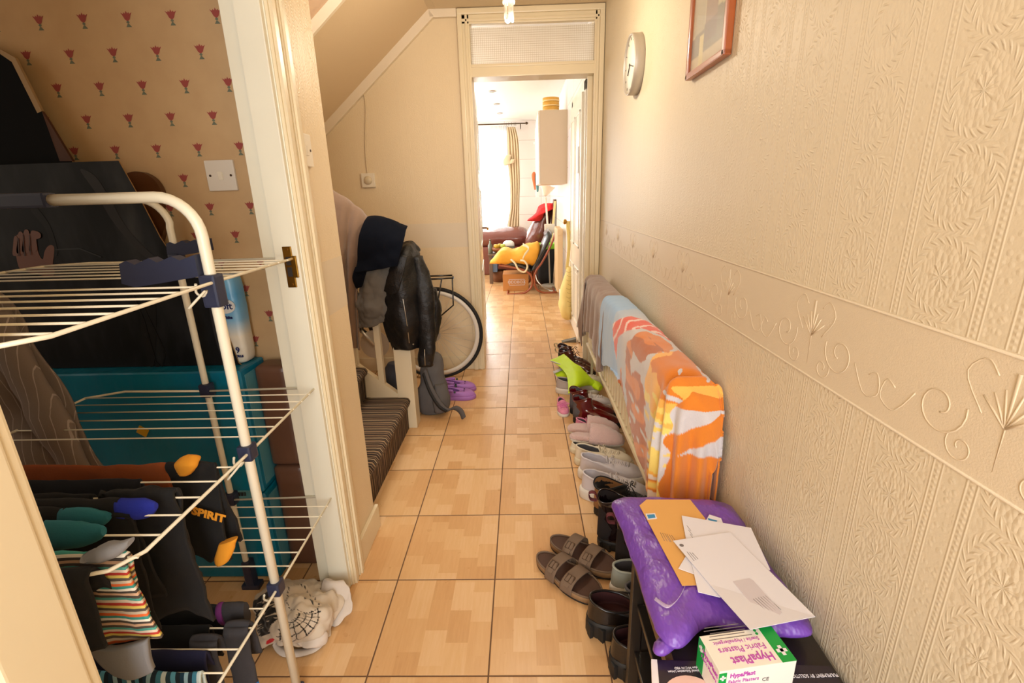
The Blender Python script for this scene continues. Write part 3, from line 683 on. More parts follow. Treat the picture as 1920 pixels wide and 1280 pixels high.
    if laces:
        b = MB(); rr = .0019
        if shaft:
            for i in range(laces):
                s = i/(laces-1); 
                if s < .45: p = surf(kf, .62+.38*s/.45)
                else: p = C(kf, col_h+(shaft-col_h)*(s-.45)/.55, 1.0, -.012*(s-.45)/.55)+Vector((.003, 0, 0))
                dn = -1 if i % 2 else 1
                b.tube(curve([p+Vector((-.006, -.018, -.002)), p+Vector((.006, 0, .005)), p+Vector((-.006, .018, .002*dn))], 7), rr, 5)
        else:
            for i in range(laces):
                s = .60+.40*i/(laces-1); p = surf(kf, s); q = surf(kf, min(1, s+.05))
                b.tube(curve([p+Vector((0, -.020, .001)), p+Vector((.002, 0, .011)), p+Vector((0, .020, .001))], 7), rr, 5)
                b.tube(curve([p+Vector((0, .018, .001)), (p+q)/2+Vector((.004, 0, .011)), q+Vector((0, -.018, .001))], 7), rr, 5)
        p = surf(kf, .98) if not shaft else C(kf, shaft*.85, 1)+Vector((.006, 0, 0)); p = p+Vector((0, 0, .012))
        for sg in (1, -1): b.tube(curve([p, p+Vector((.004, sg*.022, .012)), p+Vector((.014, sg*.036, .0)), p+Vector((.006, sg*.016, .002)), p+Vector((.022, sg*.028, -.018))], 16), rr, 5)
        b.build('laces', M_lace or M_up, upper)
    if tab:
        p = rim[0]; b = MB(); w_ = .009
        for s1 in (-w_, w_): pass
        pr = curve([p+Vector((.002, 0, -.015)), p+Vector((-.010, 0, .012)), p+Vector((-.032, 0, .008)), p+Vector((-.026, 0, -.018)), p+Vector((-.003, 0, -.020))], 12)
        b.loft([[q+Vector((0, -w_, 0)), q+Vector((0, w_, 0))] for q in pr], closed=False); b.build('pull_tab', tab, upper, thick=.002)
    if toecap:
        b = MB(); R = []
        for s in np.linspace(0.0, .42, 6): R.append([surf(k, s)+Vector((.0015, 0, .0018)) for k in range(kf-6, kf+7)])
        b.loft(R, closed=False); b.build('toe_cap', toecap, t, thick=.001, tofs=0)
    t.location = loc; t.rotation_euler = (tilt, 0, rot)
    return t
D = math.radians
M_bbr = mat('oxblood_brown_leather', (.28, .10, .06), .22, coat=.6, var=.2, vscale=12)
M_mar = mat('maroon_patent', (.36, .03, .05), .12, coat=1)
M_blk = mat('black_leather', (.09, .075, .075), .35, coat=.3, bump=.3, bscale=220)
M_blk2 = mat('black_polished_leather', (.10, .05, .06), .2, coat=.8)
M_rub = mat('black_rubber', (.10, .10, .10), .6)
M_whl = mat('white_leather', (.86, .83, .82), .4, bump=.2, bscale=160)
M_lil = mat('pale_lilac_leather', (.82, .80, .82), .35, var=.05, vscale=12, bump=.4, bscale=40, bdist=.004)
M_whs = mat('white_rubber', (.89, .87, .83), .5)
M_crs = mat('cream_rubber', (.88, .84, .72), .55)
M_crl = mat('cream_leather', (.89, .85, .76), .45)
M_gin = mat('grey_lining', (.36, .35, .36), .9)
M_din = mat('dark_lining', (.13, .10, .10), .9)
M_tin = mat('tan_insole', (.62, .45, .28), .8)
M_ylw = mat('buff_web', (.78, .70, .55), .8)
def fp(px, py, z=0): p = F(px, py, z); return (p.x, p.y, 0)
# pair of brown ankle boots, farthest of the row
for (x, y, r, lb) in ((.262, 3.46, -.55, 'glossy brown lace-up ankle boot, the farther one by the white door frame'), (.262, 3.34, -.50, 'glossy brown lace-up ankle boot, the nearer one behind the yellow vest')):
    shoe('ankle_boot', lb, (x, y, 0), r, .27, .092, .026, .045, .09, .02, .42, .62, shaft=.155, M_up=M_bbr, M_sole=M_rub, M_in=M_din, M_lace=M_din, laces=7, tab=M_ylw, cat='boot', seed=x)
# white-grey trainers under the hi-vis vest
M_gry = mat('grey_mesh_fabric', (.72, .67, .64), .9, bump=.6, bscale=300)
shoe('trainer', 'pale grey trainer with its heel to the hall under the yellow vest', (.205, 2.93, 0), -.12, .27, .105, .035, .05, .088, .02, .45, .66, M_up=M_gry, M_sole=M_whs, M_in=M_gin, laces=5, seed=3)
shoe('trainer', 'pale trainer with a cream sole lying behind the yellow vest', (.30, 3.02, 0), .05, .24, .095, .03, .045, .08, .02, .45, .66, M_up=M_crl, M_sole=M_crs, M_in=M_gin, laces=5, seed=4)
shoe('trainer', 'white-heeled trainer half under the near edge of the yellow vest', (.275, 2.70, 0), -.05, .25, .09, .03, .045, .078, .02, .45, .66, M_up=M_whl, M_sole=M_whs, M_in=M_gin, laces=5, seed=5)
# hi-vis vest
HV = mat('hi_vis_yellow', (.80, .95, .08), .65, bump=.3, bscale=350); HS = mat('reflective_grey', (.72, .71, .70), .35, bump=.2, bscale=300)
def V3(px, py, z): return F(px, py, z)
rows = [[V3(1032, 676, .10), V3(1045, 670, .13), V3(1058, 664, .15)], [V3(1052, 690, .11), V3(1062, 683, .14), V3(1074, 678, .16)], [V3(1064, 708, .12), V3(1080, 700, .15), V3(1092, 692, .14)],
        [V3(1066, 738, .10), V3(1084, 722, .13), V3(1104, 706, .11)], [V3(1070, 722, .06), V3(1096, 722, .07), V3(1118, 722, .06)]]
t_ = thing('safety_vest', 'crumpled bright yellow safety vest with grey trim thrown over the trainers', 'vest', F(1075, 700, .1))
cloth(rows, 26, 30, wr=.006, wf=16).build('vest_front', HV, t_, thick=.004)
cloth([[V3(1037, 697, .07), V3(1055, 690, .085), V3(1068, 686, .10)], [V3(1047, 708, .045), V3(1058, 702, .07), V3(1070, 700, .085)], [V3(1060, 718, .02), V3(1066, 712, .045), V3(1072, 706, .08)]], 12, 12, wr=.003, wf=16).build('vest_flap', HV, t_, thick=.004)
m = MB(); m.tube(curve([V3(1034, 677, .106), V3(1050, 683, .12), V3(1062, 690, .12), V3(1068, 700, .115), V3(1071, 712, .10)], 20), [.005]*20, 6); m.build('reflective_trim', HS, t_)
cloth([[V3(1037, 697, .078), V3(1052, 690, .092), V3(1066, 686, .108)], [V3(1039, 701, .073), V3(1054, 694, .088), V3(1068, 689, .104)]], 8, 4).build('reflective_band', HS, t_, thick=.003)
m = MB(); m.body([(V3(1108, 716, .06), (.02, .02, 0), (0, 0, .018)), (V3(1118, 722, .06), (.025, .03, 0), (0, 0, .022)), (V3(1126, 728, .055), (.018, .025, 0), (0, 0, .015))], 12, .004, 20); m.build('vest_fold', HV, t_)
# maroon patent boots
for (x, y, r, lb) in ((.268, 2.62, -.30, 'shiny maroon ankle boot with a smooth shaft, the farther of the two'), (.275, 2.50, -.30, 'shiny maroon ankle boot with a smooth shaft, the nearer of the two')):
    shoe('ankle_boot', lb, (x, y, 0), r, .26, .09, .03, .04, .09, .02, .42, .64, shaft=.150, M_up=M_mar, M_sole=M_rub, M_in=M_gin, cat='boot', wr=.004, seed=x)
# child's pink shoes
M_pnk = mat('pink_canvas', (.88, .55, .66), .8, var=.25, vscale=70, bump=.4, bscale=200); M_plc = mat('pink_laces', (.90, .50, .72), .7)
shoe('toddler_shoe', 'small pink lace-up child shoe pointing towards the camera beside the maroon boots', (.212, 2.70, 0), -PI/2+.12, .145, .068, .018, .035, .055, .03, .50, .62, M_up=M_pnk, M_sole=M_whs, M_in=M_gin, M_lace=M_plc, laces=4, toecap=M_pnk, seed=8)
shoe('toddler_shoe', 'small pink child shoe mostly hidden between the maroon boots and a pink slipper', (.275, 2.41, 0), -.2, .14, .066, .018, .035, .055, .03, .50, .62, M_up=M_pnk, M_sole=M_whs, M_in=M_gin, M_lace=M_plc, laces=3, seed=9)
# fluffy slippers
M_flf = mat('pink_fleece', (.86, .73, .71), 1, var=.08, vscale=60, bump=1.0, bscale=260, bdist=.004, sheen=.8)
def slipper(label, loc, rot, L=.27, tilt=0, lift=0):
    t = thing('slipper', label, 'slipper', (0, 0, 0), 'shoes along the right wall'); O = outline(L, .10, 32)
    b = MB(); r = [b.ring([Vector((p.x, p.y, z)) for p in O]) for z in (0, .012)]; b.cap(r[0], True); b.bridge(*r); b.cap(r[1]); b.build('sole', M_whs, t)
    b = MB()
    S = []
    for i in range(9):
        s = i/8; S.append([Vector((L/2+(p.x-L/2)*(1.02-.10*s*s), p.y*(1.03-.12*s*s), .012+.020*math.sin(s*PI/2)))+Vector((0, 0, .004*noise.noise(p*60+Vector((0, 0, i))))) for p in O])
    b.loft(S); b.build('footbed', M_flf, t)
    b = MB(); S = []
    for i in range(13):
        x = L*(.38+.60*i/12); s = x/L; wd = .058*(1-abs(2*s-1)**3.4)**.5+.004; h = .075*math.sin(PI*min(1, (1.04-s)/.62*.5))**.8; row = []
        for k in range(15):
            a = PI*k/14; p = Vector((x, -wd*math.cos(a)*1.04, .014+h*math.sin(a))); row.append(p+Vector((0, math.cos(a)*-1, math.sin(a)))*.006*noise.noise(p*45+Vector((rot, 3, 1))))
        S.append(row)
    b.loft(S, closed=False); b.build('vamp', M_flf, t, thick=.010, tofs=0)
    t.location = (loc[0], loc[1], lift); t.rotation_euler = (tilt, 0, rot); return t
slipper('fluffy pale pink slipper farther along, next to the maroon boots', (.225, 2.335, 0), -.16, lift=.03, tilt=.12)
slipper('fluffy pale pink slipper lying on a cream shoe, nearer of the two', (.222, 2.20, 0), -.22, lift=.052, tilt=-.10)
shoe('trainer', 'flat cream trainer buried under the nearer pink slipper', (.225, 2.17, 0), -.20, .265, .095, .028, .02, .040, .03, .5, .6, M_up=M_crl, M_sole=M_crs, M_in=M_gin, tongue=False, seed=11)
shoe('trainer', 'cream leather trainer with a thick sole beside the pink slippers', (.235, 2.06, 0), -.18, .27, .096, .035, .045, .085, .02, .46, .64, M_up=M_crl, M_sole=M_crs, M_in=M_gin, laces=5, seed=12)
shoe('trainer', 'chunky white trainer in pale lilac leather, farther of its pair', (.245, 1.945, 0), -.22, .285, .104, .042, .05, .10, .02, .46, .66, M_up=M_lil, M_sole=M_whs, M_in=M_lil, M_lace=M_whl, laces=6, wr=.003, wmul=1.08, seed=13)
shoe('trainer', 'chunky white trainer in pale lilac leather, the one nearest the black boots', (.235, 1.80, 0), -.25, .29, .106, .045, .05, .105, .02, .46, .66, M_up=M_lil, M_sole=M_whs, M_in=M_lil, M_lace=M_whl, laces=6, wr=.003, wmul=1.08, seed=14)
# black suede shoe with tan insole patch, then black boots with burgundy tabs
M_sue = mat('black_suede', (.085, .08, .085), 1, bump=.6, bscale=200, sheen=.3); M_tab = mat('burgundy_web', (.40, .17, .20), .8)
shoe('high_top_shoe', 'scruffy black suede high-top with loose laces and a tan insole', (.275, 1.68, 0), -.15, .27, .105, .03, .05, .10, .02, .48, .70, shaft=.14, M_up=M_sue, M_sole=M_rub, M_in=M_tin, M_lace=M_sue, laces=7, wr=.006, seed=15)
for (x, y, r, lb) in ((.262, 1.50, -.18, 'black leather boot with a burgundy pull tab, farther of its pair'), (.305, 1.375, -.12, 'black leather boot with a burgundy pull tab, nearer the purple parcel')):
    shoe('ankle_boot', lb, (x, y, 0), r, .27, .098, .034, .045, .10, .02, .42, .66, shaft=.205, M_up=M_blk2, M_sole=M_rub, M_in=M_din, M_lace=M_din, laces=8, tab=M_tab, cat='boot', lug=1, seed=x)
M_mnt = mat('grey_mint_mesh', (.66, .68, .64), .8, var=.15, vscale=25, bump=.5, bscale=260)
M_tea = mat('turquoise_trim', (.30, .62, .62), .6)
shoe('trainer', 'light grey running trainer next to the black boots', (.268, 1.27, 0), .25, .27, .098, .03, .045, .085, .02, .46, .66, M_up=M_mnt, M_sole=M_whs, M_in=M_gin, laces=5, seed=17)
shoe('trainer', 'light grey running trainer with a dark collar tucked by the black chunky shoe', (.290, 1.19, 0), .05, .27, .098, .03, .045, .085, .02, .46, .66, M_up=M_mnt, M_sole=M_whs, M_in=M_gin, laces=5, tab_col=M_gin, seed=18)
for (x, y, r, lb) in ((.172, 1.130, -.03, 'black chunky lug-soled shoe, farther of the two at the rack foot'), (.218, 1.005, -.02, 'black chunky lug-soled shoe, nearer of the two at the rack foot')):
    shoe('chunky_shoe', lb, (x, y, 0), r, .28, .112, .052, .045, .105, .02, .48, .70, M_up=M_blk, M_sole=M_rub, M_in=mat('oxblood_lining', (.25, .10, .10), .8), M_lace=M_rub, laces=3, lug=1, seed=x)
shoe('trainer', 'dark grey shoe at the bottom edge below the shoe rack', (.285, .80, 0), .1, .27, .098, .03, .05, .09, .02, .48, .70, M_up=mat('dark_grey_mesh', (.30, .28, .28), .8, bump=.5, bscale=250), M_sole=M_rub, M_in=M_din, laces=4, seed=20)
# two-strap sandals
M_snd = mat('taupe_nubuck', (.45, .37, .30), .8, var=.12, vscale=30, bump=.3, bscale=200); M_crk = mat('cork', (.62, .50, .36), .85, var=.15, vscale=90); M_foot = mat('worn_footbed', (.30, .20, .15), .7, var=.35, vscale=14); M_bkl = mat('bronze_buckle', (.35, .27, .2), .4, .6)
def sandal(label, loc, rot, lift=0, tilt=0, pitch=0):
    L, Wd = .275, .108; t = thing('sandal', label, 'sandal', (0, 0, 0), 'pair of brown sandals'); O = outline(L, Wd, 36, .9, .84, .10)
    def rings(zs, scs):
        b = MB(); R = []
        for z, s in zip(zs, scs): R.append(b.ring([Vector((L/2+(p.x-L/2)*s, p.y*s, z)) for p in O]))
        b.cap(R[0], True)
        for i in range(len(R)-1): b.bridge(R[i], R[i+1])
        return b, R
    b, R = rings([0, .008], [.98, 1.0]); b.cap(R[-1]); b.build('outsole', M_rub, t)
    b, R = rings([.008, .026, .030, .027], [1.0, 1.0, .98, .955]); b.build('cork_base', M_crk, t)
    b, R = rings([.020, .0265], [.9, .958]); b.cap(R[-1]); b.build('footbed', M_foot, t)
    b, R = rings([.022, .0285], [.985, .985]); b2 = MB(); b2.tube([Vector((L/2+(p.x-L/2)*.975, p.y*.975, .029)) for p in O], .0032, 6, closed=True); b2.build('edge_piping', M_snd, t)
    b.bm.free()
    for xc, wS, h in ((.175, .046, .040), (.105, .042, .052)):
        rows = []
        for dx in (-wS/2, 0, wS/2):
            s = (xc+dx)/L; wd = Wd/2*(1-abs(2*s-1)**3)**.5+.002; row = []
            for k in range(13):
                a = PI*k/12; row.append(Vector((xc+dx, -wd*math.copysign(abs(math.cos(a))**.8, math.cos(a)), .014+(h)*math.sin(a)**.8)))
            rows.append(row)
        sp_ = cloth(rows, 36, 8).build('strap', M_snd, t, thick=.003)
        b = MB(); Mt = Matrix.Translation((xc, -Wd*.30, .014+h*.92)) @ Matrix.Rotation(D(32), 4, 'X')
        P = [(-.014, -.012, .002), (.014, -.012, .002), (.014, .012, .002), (-.014, .012, .002)]
        b.tube([Mt @ Vector(p) for p in P], .0018, 6, closed=True); b.tube([Mt @ Vector((0, -.012, .003)), Mt @ Vector((0, .012, .003))], .0013, 6); b.build('buckle', M_bkl, sp_)
        b = MB(); b.box((-.010, -.028, .0), (.010, .014, .0025), .001, Mt); b.build('strap_end', M_snd, sp_)
    t.location = (loc[0], loc[1], lift); t.rotation_euler = (tilt, pitch, rot); return t
a = F(1012, 1010); sandal('brown two-strap sandal lying in front, on the floor tiles', (.035, 1.42, 0), -1.02+.22)
sandal('brown two-strap sandal lying behind the other, under its heel', (.085, 1.50, 0), -.95+.28, lift=.004)
# door wedge
m = MB(); m.prism([(.455, 4.02, 0), (.455, 4.08, 0), (.33, 4.08, 0), (.33, 4.02, 0)], (0, 0, .004)); m.prism([(.455, 4.02, .003), (.455, 4.02, .032), (.34, 4.02, .006)], (0, .06, 0))
single(m, 'door_wedge', mat('grey_rubber', (.45, .43, .38), .7), 'grey rubber door wedge on the floor by the white panelled door', 'door wedge', (.40, 4.05, 0))

# ================================================================ SHOE RACK AND POST
BX0, BX1, BY0, BY1, BZ = .243, .528, .25, .935, .45
M_bench = mat('black_brown_wood', (.13, .105, .085), .4, var=.25, vscale=18, coat=.2); M_bedge = mat('worn_brown_edge', (.36, .27, .17), .45)
t_ = thing('shoe_rack', 'low black-brown shoe rack against the right wall carrying the purple parcel', 'shoe rack', (.385, .6, 0))
m = MB().box((BX0+.004, BY0, BZ-.022), (BX1-.002, BY1, BZ), .002); m.build('top', M_bench, t_)
MB().box((BX0-.002, BY0, BZ-.024), (BX0+.012, BY1+.001, BZ+.001), .002).build('top_edge', M_bedge, t_)
for x in (BX0, BX1-.03):
    for y in (BY0, BY1-.022): MB().box((x, y, 0), (x+.026, y+.022, BZ-.024), .002).build('leg', M_bench, t_)
for z in (.155, .30): MB().box((BX0+.012, BY0+.02, z), (BX1-.006, BY1-.024, z+.015), .002).build('shelf', M_bench, t_)
MB().box((BX0+.03, BY1-.016, .07), (BX1-.03, BY1-.008, BZ-.024), .001).build('end_panel', M_bench, t_)
def mound(poly, levels, wr=.004, wf=22, seed=0, n=56):
    P = [Vector((*p, 0)) for p in poly]; R0_ = [Vector(p) for p in resample([list(p) for p in P], n, True)]
    c = sum(R0_, Vector())/n; b = MB(); prev = None; first = None
    for s, z in levels:
        ring = []
        for p in R0_:
            q = c+(p-c)*s; q.z = z; k = wr*(noise.noise(q*wf+Vector((seed, 0, 0)))+.6*abs(noise.noise(q*wf*2.1+Vector((seed, 5, 0)))))
            q.z += k if s < .99 else k*.3; q.x += k*.6; ring.append(q)
        r = b.ring(ring)
        if prev: b.bridge(prev, r)
        else: b.cap(r, True)
        prev = r
    b.cap(prev); return b
t = NT('purple_mailer'); o_ = t.xyz('Object')[0]; t.b.inputs['Base Color'].default_value = lin((.45, .28, .68)); t.b.inputs['Roughness'].default_value = .3
r1_ = t.M('ABSOLUTE', t.M('SUBTRACT', t.noise(t.map(o_, (1, .6, 1), (0, 0, .5)), 11, 4, .6), .5)); t.bump(t.M('ADD', t.M('MULTIPLY', r1_, -3), t.M('MULTIPLY', t.noise(o_, 50, 3), .25)), .55, .010); M_pur = t.m
pp = [F(1154, 932, .50), F(1250, 928, .50), F(1346, 934, .50), F(1385, 960, .50), F(1450, 1060, .50), F(1520, 1165, .50), F(1440, 1180, .49), F(1330, 1165, .49), F(1275, 1205, .49), F(1236, 1195, .48), F(1215, 1130, .49), F(1192, 1050, .50), F(1172, 990, .50)]
t_ = thing('parcel', 'crinkled glossy purple plastic mailing bag lying on the shoe rack', 'parcel', (.36, .85, BZ))
mound([(p.x, p.y) for p in pp], [(.86, .453), (.93, .462), (.99, .474), (1.025, .483), (1.02, .487), (.985, .492), (.93, .499), (.86, .504), (.8, .506), (.7, .508), (.6, .509), (.5, .510), (.3, .511), (.1, .511)], .007, 20, 3, 110).build('bag', M_pur, t_)
m = MB(); s_ = [F(1286, 1093, .514), F(1278, 1112, .514), F(1265, 1128, .513), F(1250, 1135, .511), F(1228, 1120, .509)]
m.loft([[p+Vector((-.002, -.002, -.003)), p+Vector((.003, .004, -.002))] for p in curve(s_, 16)], closed=False); m.build('clear_tape', mat('clear_tape', (.86, .80, .92), .1, coat=1, bump=.8, bscale=120, alpha=.4), t_, thick=.001)
m = MB(); m.body([(F(1290, 1180, .475), (.012, .02, 0), (0, 0, .010)), (F(1258, 1198, .472), (.02, .03, 0), (0, 0, .014)), (F(1236, 1205, .470), (.012, .02, 0), (0, 0, .010)), (F(1226, 1208, .466), (.004, .008, 0), (0, 0, .004))], 16, .008, 34); m.build('crumpled_flap', M_pur, t_)
def env(name, label, corners, z, mt, cat='envelope', th=.0012, lift=None):
    P = [F(px, py, z) for px, py in corners]; c = sum(P, Vector())/len(P)
    if lift: P = [Vector((p.x, p.y, z+l)) for p, l in zip(P, lift)]
    t = thing(name, label, cat, c); m = MB(); m.prism(P, (0, 0, th)); m.build('sheet', mt, t); return t, c
M_env = mat('manila_paper', (.86, .65, .36), .7, bump=.15, bscale=60); M_wp2 = mat('white_paper', (.87, .86, .89), .7); M_blu = mat('blue_stamp', (.18, .52, .72), .6); M_ink = mat('grey_ink', (.45, .42, .42), .8); M_win = mat('window_film', (.80, .77, .80), .25); M_pnk2 = mat('pink_franking', (.92, .78, .74), .8)
t_, c = env('envelope', 'brown manila envelope with a blue stamp lying on the purple parcel', [(1212, 937), (1294, 937), (1322, 972), (1330, 1000), (1352, 1040), (1308, 1097), (1279, 1098), (1216, 980), (1199, 948)], .5165, M_env)
m = MB(); q = [F(1210, 963, .518), F(1228, 962, .518), F(1232, 972, .518), F(1214, 974, .518)]; m.prism(q, (0, 0, .0006)); m.build('stamp', M_wp2, t_)
m = MB(); q = [F(1213, 965, .5187), F(1227, 964, .5187), F(1229, 970, .5187), F(1216, 972, .5187)]; m.prism(q, (0, 0, .0004)); m.build('stamp_print', M_blu, t_)
m = MB()
for k in range(6):
    a = F(1238+k*4.2, 998+k*1.0, .5178); b_ = F(1246+k*4.2+(k % 3), 1014+k*.6, .5178); m.tube([a, b_], .0005, 4)
m.build('address', M_ink, t_)
t_, c = env('envelope', 'small white envelope with a blue corner showing under the stacked letters', [(1284, 1046), (1330, 965), (1352, 972), (1400, 1100), (1320, 1083), (1272, 1066)], .519, M_wp2)
m = MB(); q = [F(1327, 971, .5203), F(1345, 976, .5203), F(1340, 981, .5203), F(1330, 979, .5203)]; m.prism(q, (0, 0, .0004)); m.build('blue_corner', M_blu, t_)
t_, c = env('envelope', 'white letter envelope second from the top of the pile, tilted to the wall', [(1278, 967), (1408, 990), (1444, 1068), (1350, 1120), (1309, 1110), (1286, 1010)], .5215, M_wp2)
m = MB()
for k in range(4): a = F(1288+k*3, 985+k*8, .5228); m.tube([a, a+Vector((.003, -.018, 0))], .0005, 4)
m.build('return_address', M_ink, t_)
t_, c = env('envelope', 'large white window envelope on top of the pile, overhanging the plaster box', [(1262, 1014), (1368, 998), (1442, 1070), (1528, 1158), (1405, 1189), (1330, 1095)], .5245, M_wp2, lift=[0, 0, 0, .002, .010, 0])
q = [F(1374, 1090, .5262), F(1405, 1084, .5262), F(1412, 1088, .5262), F(1466, 1148, .5292), F(1462, 1153, .5292), F(1436, 1160, .5292), F(1430, 1157, .5286)]
m = MB(); m.prism(q, (0, 0, .0006)); m.build('address_window', M_win, t_)
m = MB()
for k in range(6):
    a = F(1412+k*4.6, 1122-k*1.1, .5281); m.tube([a, a+Vector((.012, -.032, .001))], .00045, 4)
m.build('address', M_ink, t_)
m = MB(); a = F(1278, 1022, .526); m.lathe([(.0045, 0), (.0045, .0003)], a, 12)
for k in range(3): a = F(1288+k*5, 1034+k*1, .526); m.tube([a, a+Vector((.006, -.026+.004*k, 0))], .0005, 4)
m.build('logo_print', M_ink, t_)
# booklet under the box
M_pb = mat('dark_booklet', (.135, .10, .15), .35, coat=.3); M_wh = mat('printed_white', (.90, .88, .90), .6)
q = [F(1232, 1236, .4575), F(1556, 1248, .4575), F(1610, 1330, .4575), F(1236, 1330, .4575)]
t_ = thing('booklet', 'dark purple booklet with white print at the bottom edge of the photo, on the rack', 'booklet', (q[0]+q[2])/2)
m = MB(); m.prism([Vector((p.x, p.y, .451)) for p in q], (0, 0, .006)); m.build('cover', M_pb, t_)
m = MB(); qa = [F(1221, 1235, .4573), F(1232, 1236, .4573), F(1240, 1330, .4573), F(1224, 1330, .4573)]; m.prism([Vector((p.x, p.y, .451)) for p in qa], (0, 0, .0063)); m.build('spine', M_wh, t_)
def flat(px, py, z, ex, ey): return frame(F(px, py, z), ex, ey)
text('Playground, National Education Union\nPlace, London WC1H 9BD', .0058, flat(1300, 1254, .4578, (-1, -.03, 0), (0, -1, 0)), M_wh, t_)
text('FULFILMENT BY SOLUTIONS', .0085, flat(1523, 1266, .4578, (-1, -.02, 0), (0, -1, 0)), M_wh, t_, sx=.8)
m = MB(); m.lathe([(.052, 0), (.052, .0003)], F(1300, 1310, .4577)+Vector((0, -.012, 0)), 40); m.build('cover_disc', mat('pink_disc', (.90, .75, .70), .6), t_)
# plaster box
zt = .524; A, B_, C_, D_ = F(1303, 1185, zt), F(1450, 1182, zt), F(1488, 1229, zt), F(1360, 1268, zt)
ex = ((B_-A)+(C_-D_)).normalized(); ey = Vector((-ex.y, ex.x, 0)); LW = ((B_-A).length+(C_-D_).length)/2; LD = ((A-D_).dot(ey)+(B_-C_).dot(ey))/2; cc_ = (A+B_+C_+D_)/4
t_ = thing('plaster_box', 'white and green box of fabric plasters on the shoe rack, upside down to the viewer', 'box', (cc_.x, cc_.y, .459))
Mb = frame(Vector((cc_.x, cc_.y, .459)), ex, ey); hh = zt-.459
M_bx = mat('box_card', (.92, .90, .86), .45); M_gr = mat('box_green', (.05, .60, .25), .45); M_mg = mat('magenta_print', (.72, .32, .68), .6)
MB().box((-LW/2, -LD/2, 0), (LW/2, LD/2, hh), .001, Mb).build('carton', M_bx, t_)
e_ = .0004
for lo_, hi_ in (((LW/2-.024, -LD/2, hh), (LW/2+e_, LD/2, hh+e_)), ((-LW/2-e_, LD/2-.020, .002), (-LW/2, LD/2, hh)), ((-LW/2, -LD/2-e_, .012), (-LW/2+.013, -LD/2, hh-.004))): MB().box(lo_, hi_, 0, Mb).build('green_panel', M_gr, t_)
def cross(m, M, s): m.box((-s, -s*.33, 0), (s, s*.33, .0006), 0, M); m.box((-s*.33, -s, 0), (s*.33, s, .0006), 0, M)
m = MB(); cross(m, Mb @ Matrix.Translation((LW/2-.012, -LD/2+.020, hh+e_)), .0085); cross(m, Mb @ Matrix.Translation((-LW/2+.0065, -LD/2-e_, hh-.014)) @ Matrix.Rotation(PI/2, 4, 'X'), .005); cross(m, Mb @ Matrix.Translation((-LW/2-e_, LD/2-.010, hh-.016)) @ Matrix.Rotation(-PI/2, 4, 'Y'), .006); m.build('white_cross', M_wh, t_)
RZ = Matrix.Rotation(PI, 4, 'Z')
text('HypaPlast', .020, Mb @ Matrix.Translation((LW/2-.066, -LD/2+.014, hh+.0002)) @ RZ, M_mg, t_, bold=.0004, sx=.9)
text('Fabric Plasters', .0155, Mb @ Matrix.Translation((LW/2-.073, -LD/2+.033, hh+.0002)) @ RZ, M_mg, t_, sx=.9)
text('Sterile / Hypoallergenic', .0095, Mb @ Matrix.Translation((LW/2-.075, -LD/2+.047, hh+.0002)) @ RZ, M_mg, t_, sx=.9)
m = MB()
for k in range(5): m.box((-LW/2+.012+.004*(k % 3), -LD/2+.054+k*.0058, hh), (LW/2-.042-.005*((k*2) % 3), -LD/2+.0552+k*.0058, hh+.0004), 0, Mb)
m.build('small_print', M_ink, t_)
m = MB(); m.lathe([(.0025, 0), (.0025, .0005)], (LW/2-.033, -LD/2+.055, hh), 12, None); m.lathe([(.0025, 0), (.0025, .0005)], (LW/2-.033, -LD/2+.061, hh), 12, None); m.bm.transform(Mb); m.build('green_dot', M_gr, t_)
RX = Matrix.Rotation(PI/2, 4, 'X')
text('HypaPlast', .012, Mb @ Matrix.Translation((-LW/2+.040, -LD/2-.0003, hh-.012)) @ RX, M_mg, t_, bold=.0003, sx=.9)
text('Fabric Plasters', .010, Mb @ Matrix.Translation((-LW/2+.043, -LD/2-.0003, hh-.025)) @ RX, M_mg, t_, sx=.9)
text('CE', .010, Mb @ Matrix.Translation((LW/2-.05, -LD/2-.0003, hh-.03)) @ RX, M_ink, t_)
text('HypaPlast', .013, Mb @ Matrix.Translation((-LW/2-.0003, -.006, hh-.014)) @ Matrix.Rotation(-PI/2, 4, 'Z') @ RX, M_mg, t_, bold=.0003, sx=.9)
text('Fabric Plasters', .009, Mb @ Matrix.Translation((-LW/2-.0003, -.004, hh-.027)) @ Matrix.Rotation(-PI/2, 4, 'Z') @ RX, M_mg, t_, sx=.9)

# ================================================================ STAIRS
t = NT('striped_carpet'); o_, x, y, z = t.xyz('World'); S = t.M('ADD', y, t.M('MULTIPLY', t.noise(o_, 30, 2), .001))
f = t.M('FRACT', t.M('DIVIDE', S, .092))
seq = ['2a211c', '8a7056', '2a211c', '6b5846', 'a88a66', '2a211c', '5a493a', '2a211c', 'b29a78', '3a2d25', '7a6048', '241c18', '94785a', '3a2d25']
t.put(t.b.inputs['Base Color'], t.ramp(f, [(i/len(seq), q) for i, q in enumerate(seq)], 'CONSTANT')); t.b.inputs['Roughness'].default_value = 1
t.bump(t.noise(o_, 600, 2), .6, .003); M_car = t.m
st = thing('staircase', 'painted staircase with striped brown carpet rising left behind the pier', 'staircase', (-1.2, 2.0, 0))
SX, RUN, RISE, SY0, SY1 = -.655, .22, .18, 1.612, 2.455
prof = []
for k in range(6):
    x = SX-RUN*k; z0_, z1_ = RISE*k, RISE*(k+1)
    prof += [(x-.012, z0_+(.006 if k else 0)), (x-.010, z1_-.045), (x+.006, z1_-.028), (x+.010, z1_-.014), (x+.003, z1_-.002), (x-.014, z1_), (x-RUN+.02, z1_)]
prof = [(x, z) for x, z in prof]
b = MB(); secs = []
n_ = len(prof); A0 = [Vector((x, SY0, z)) for x, z in prof]; A1 = [Vector((x, SY1, z)) for x, z in prof]
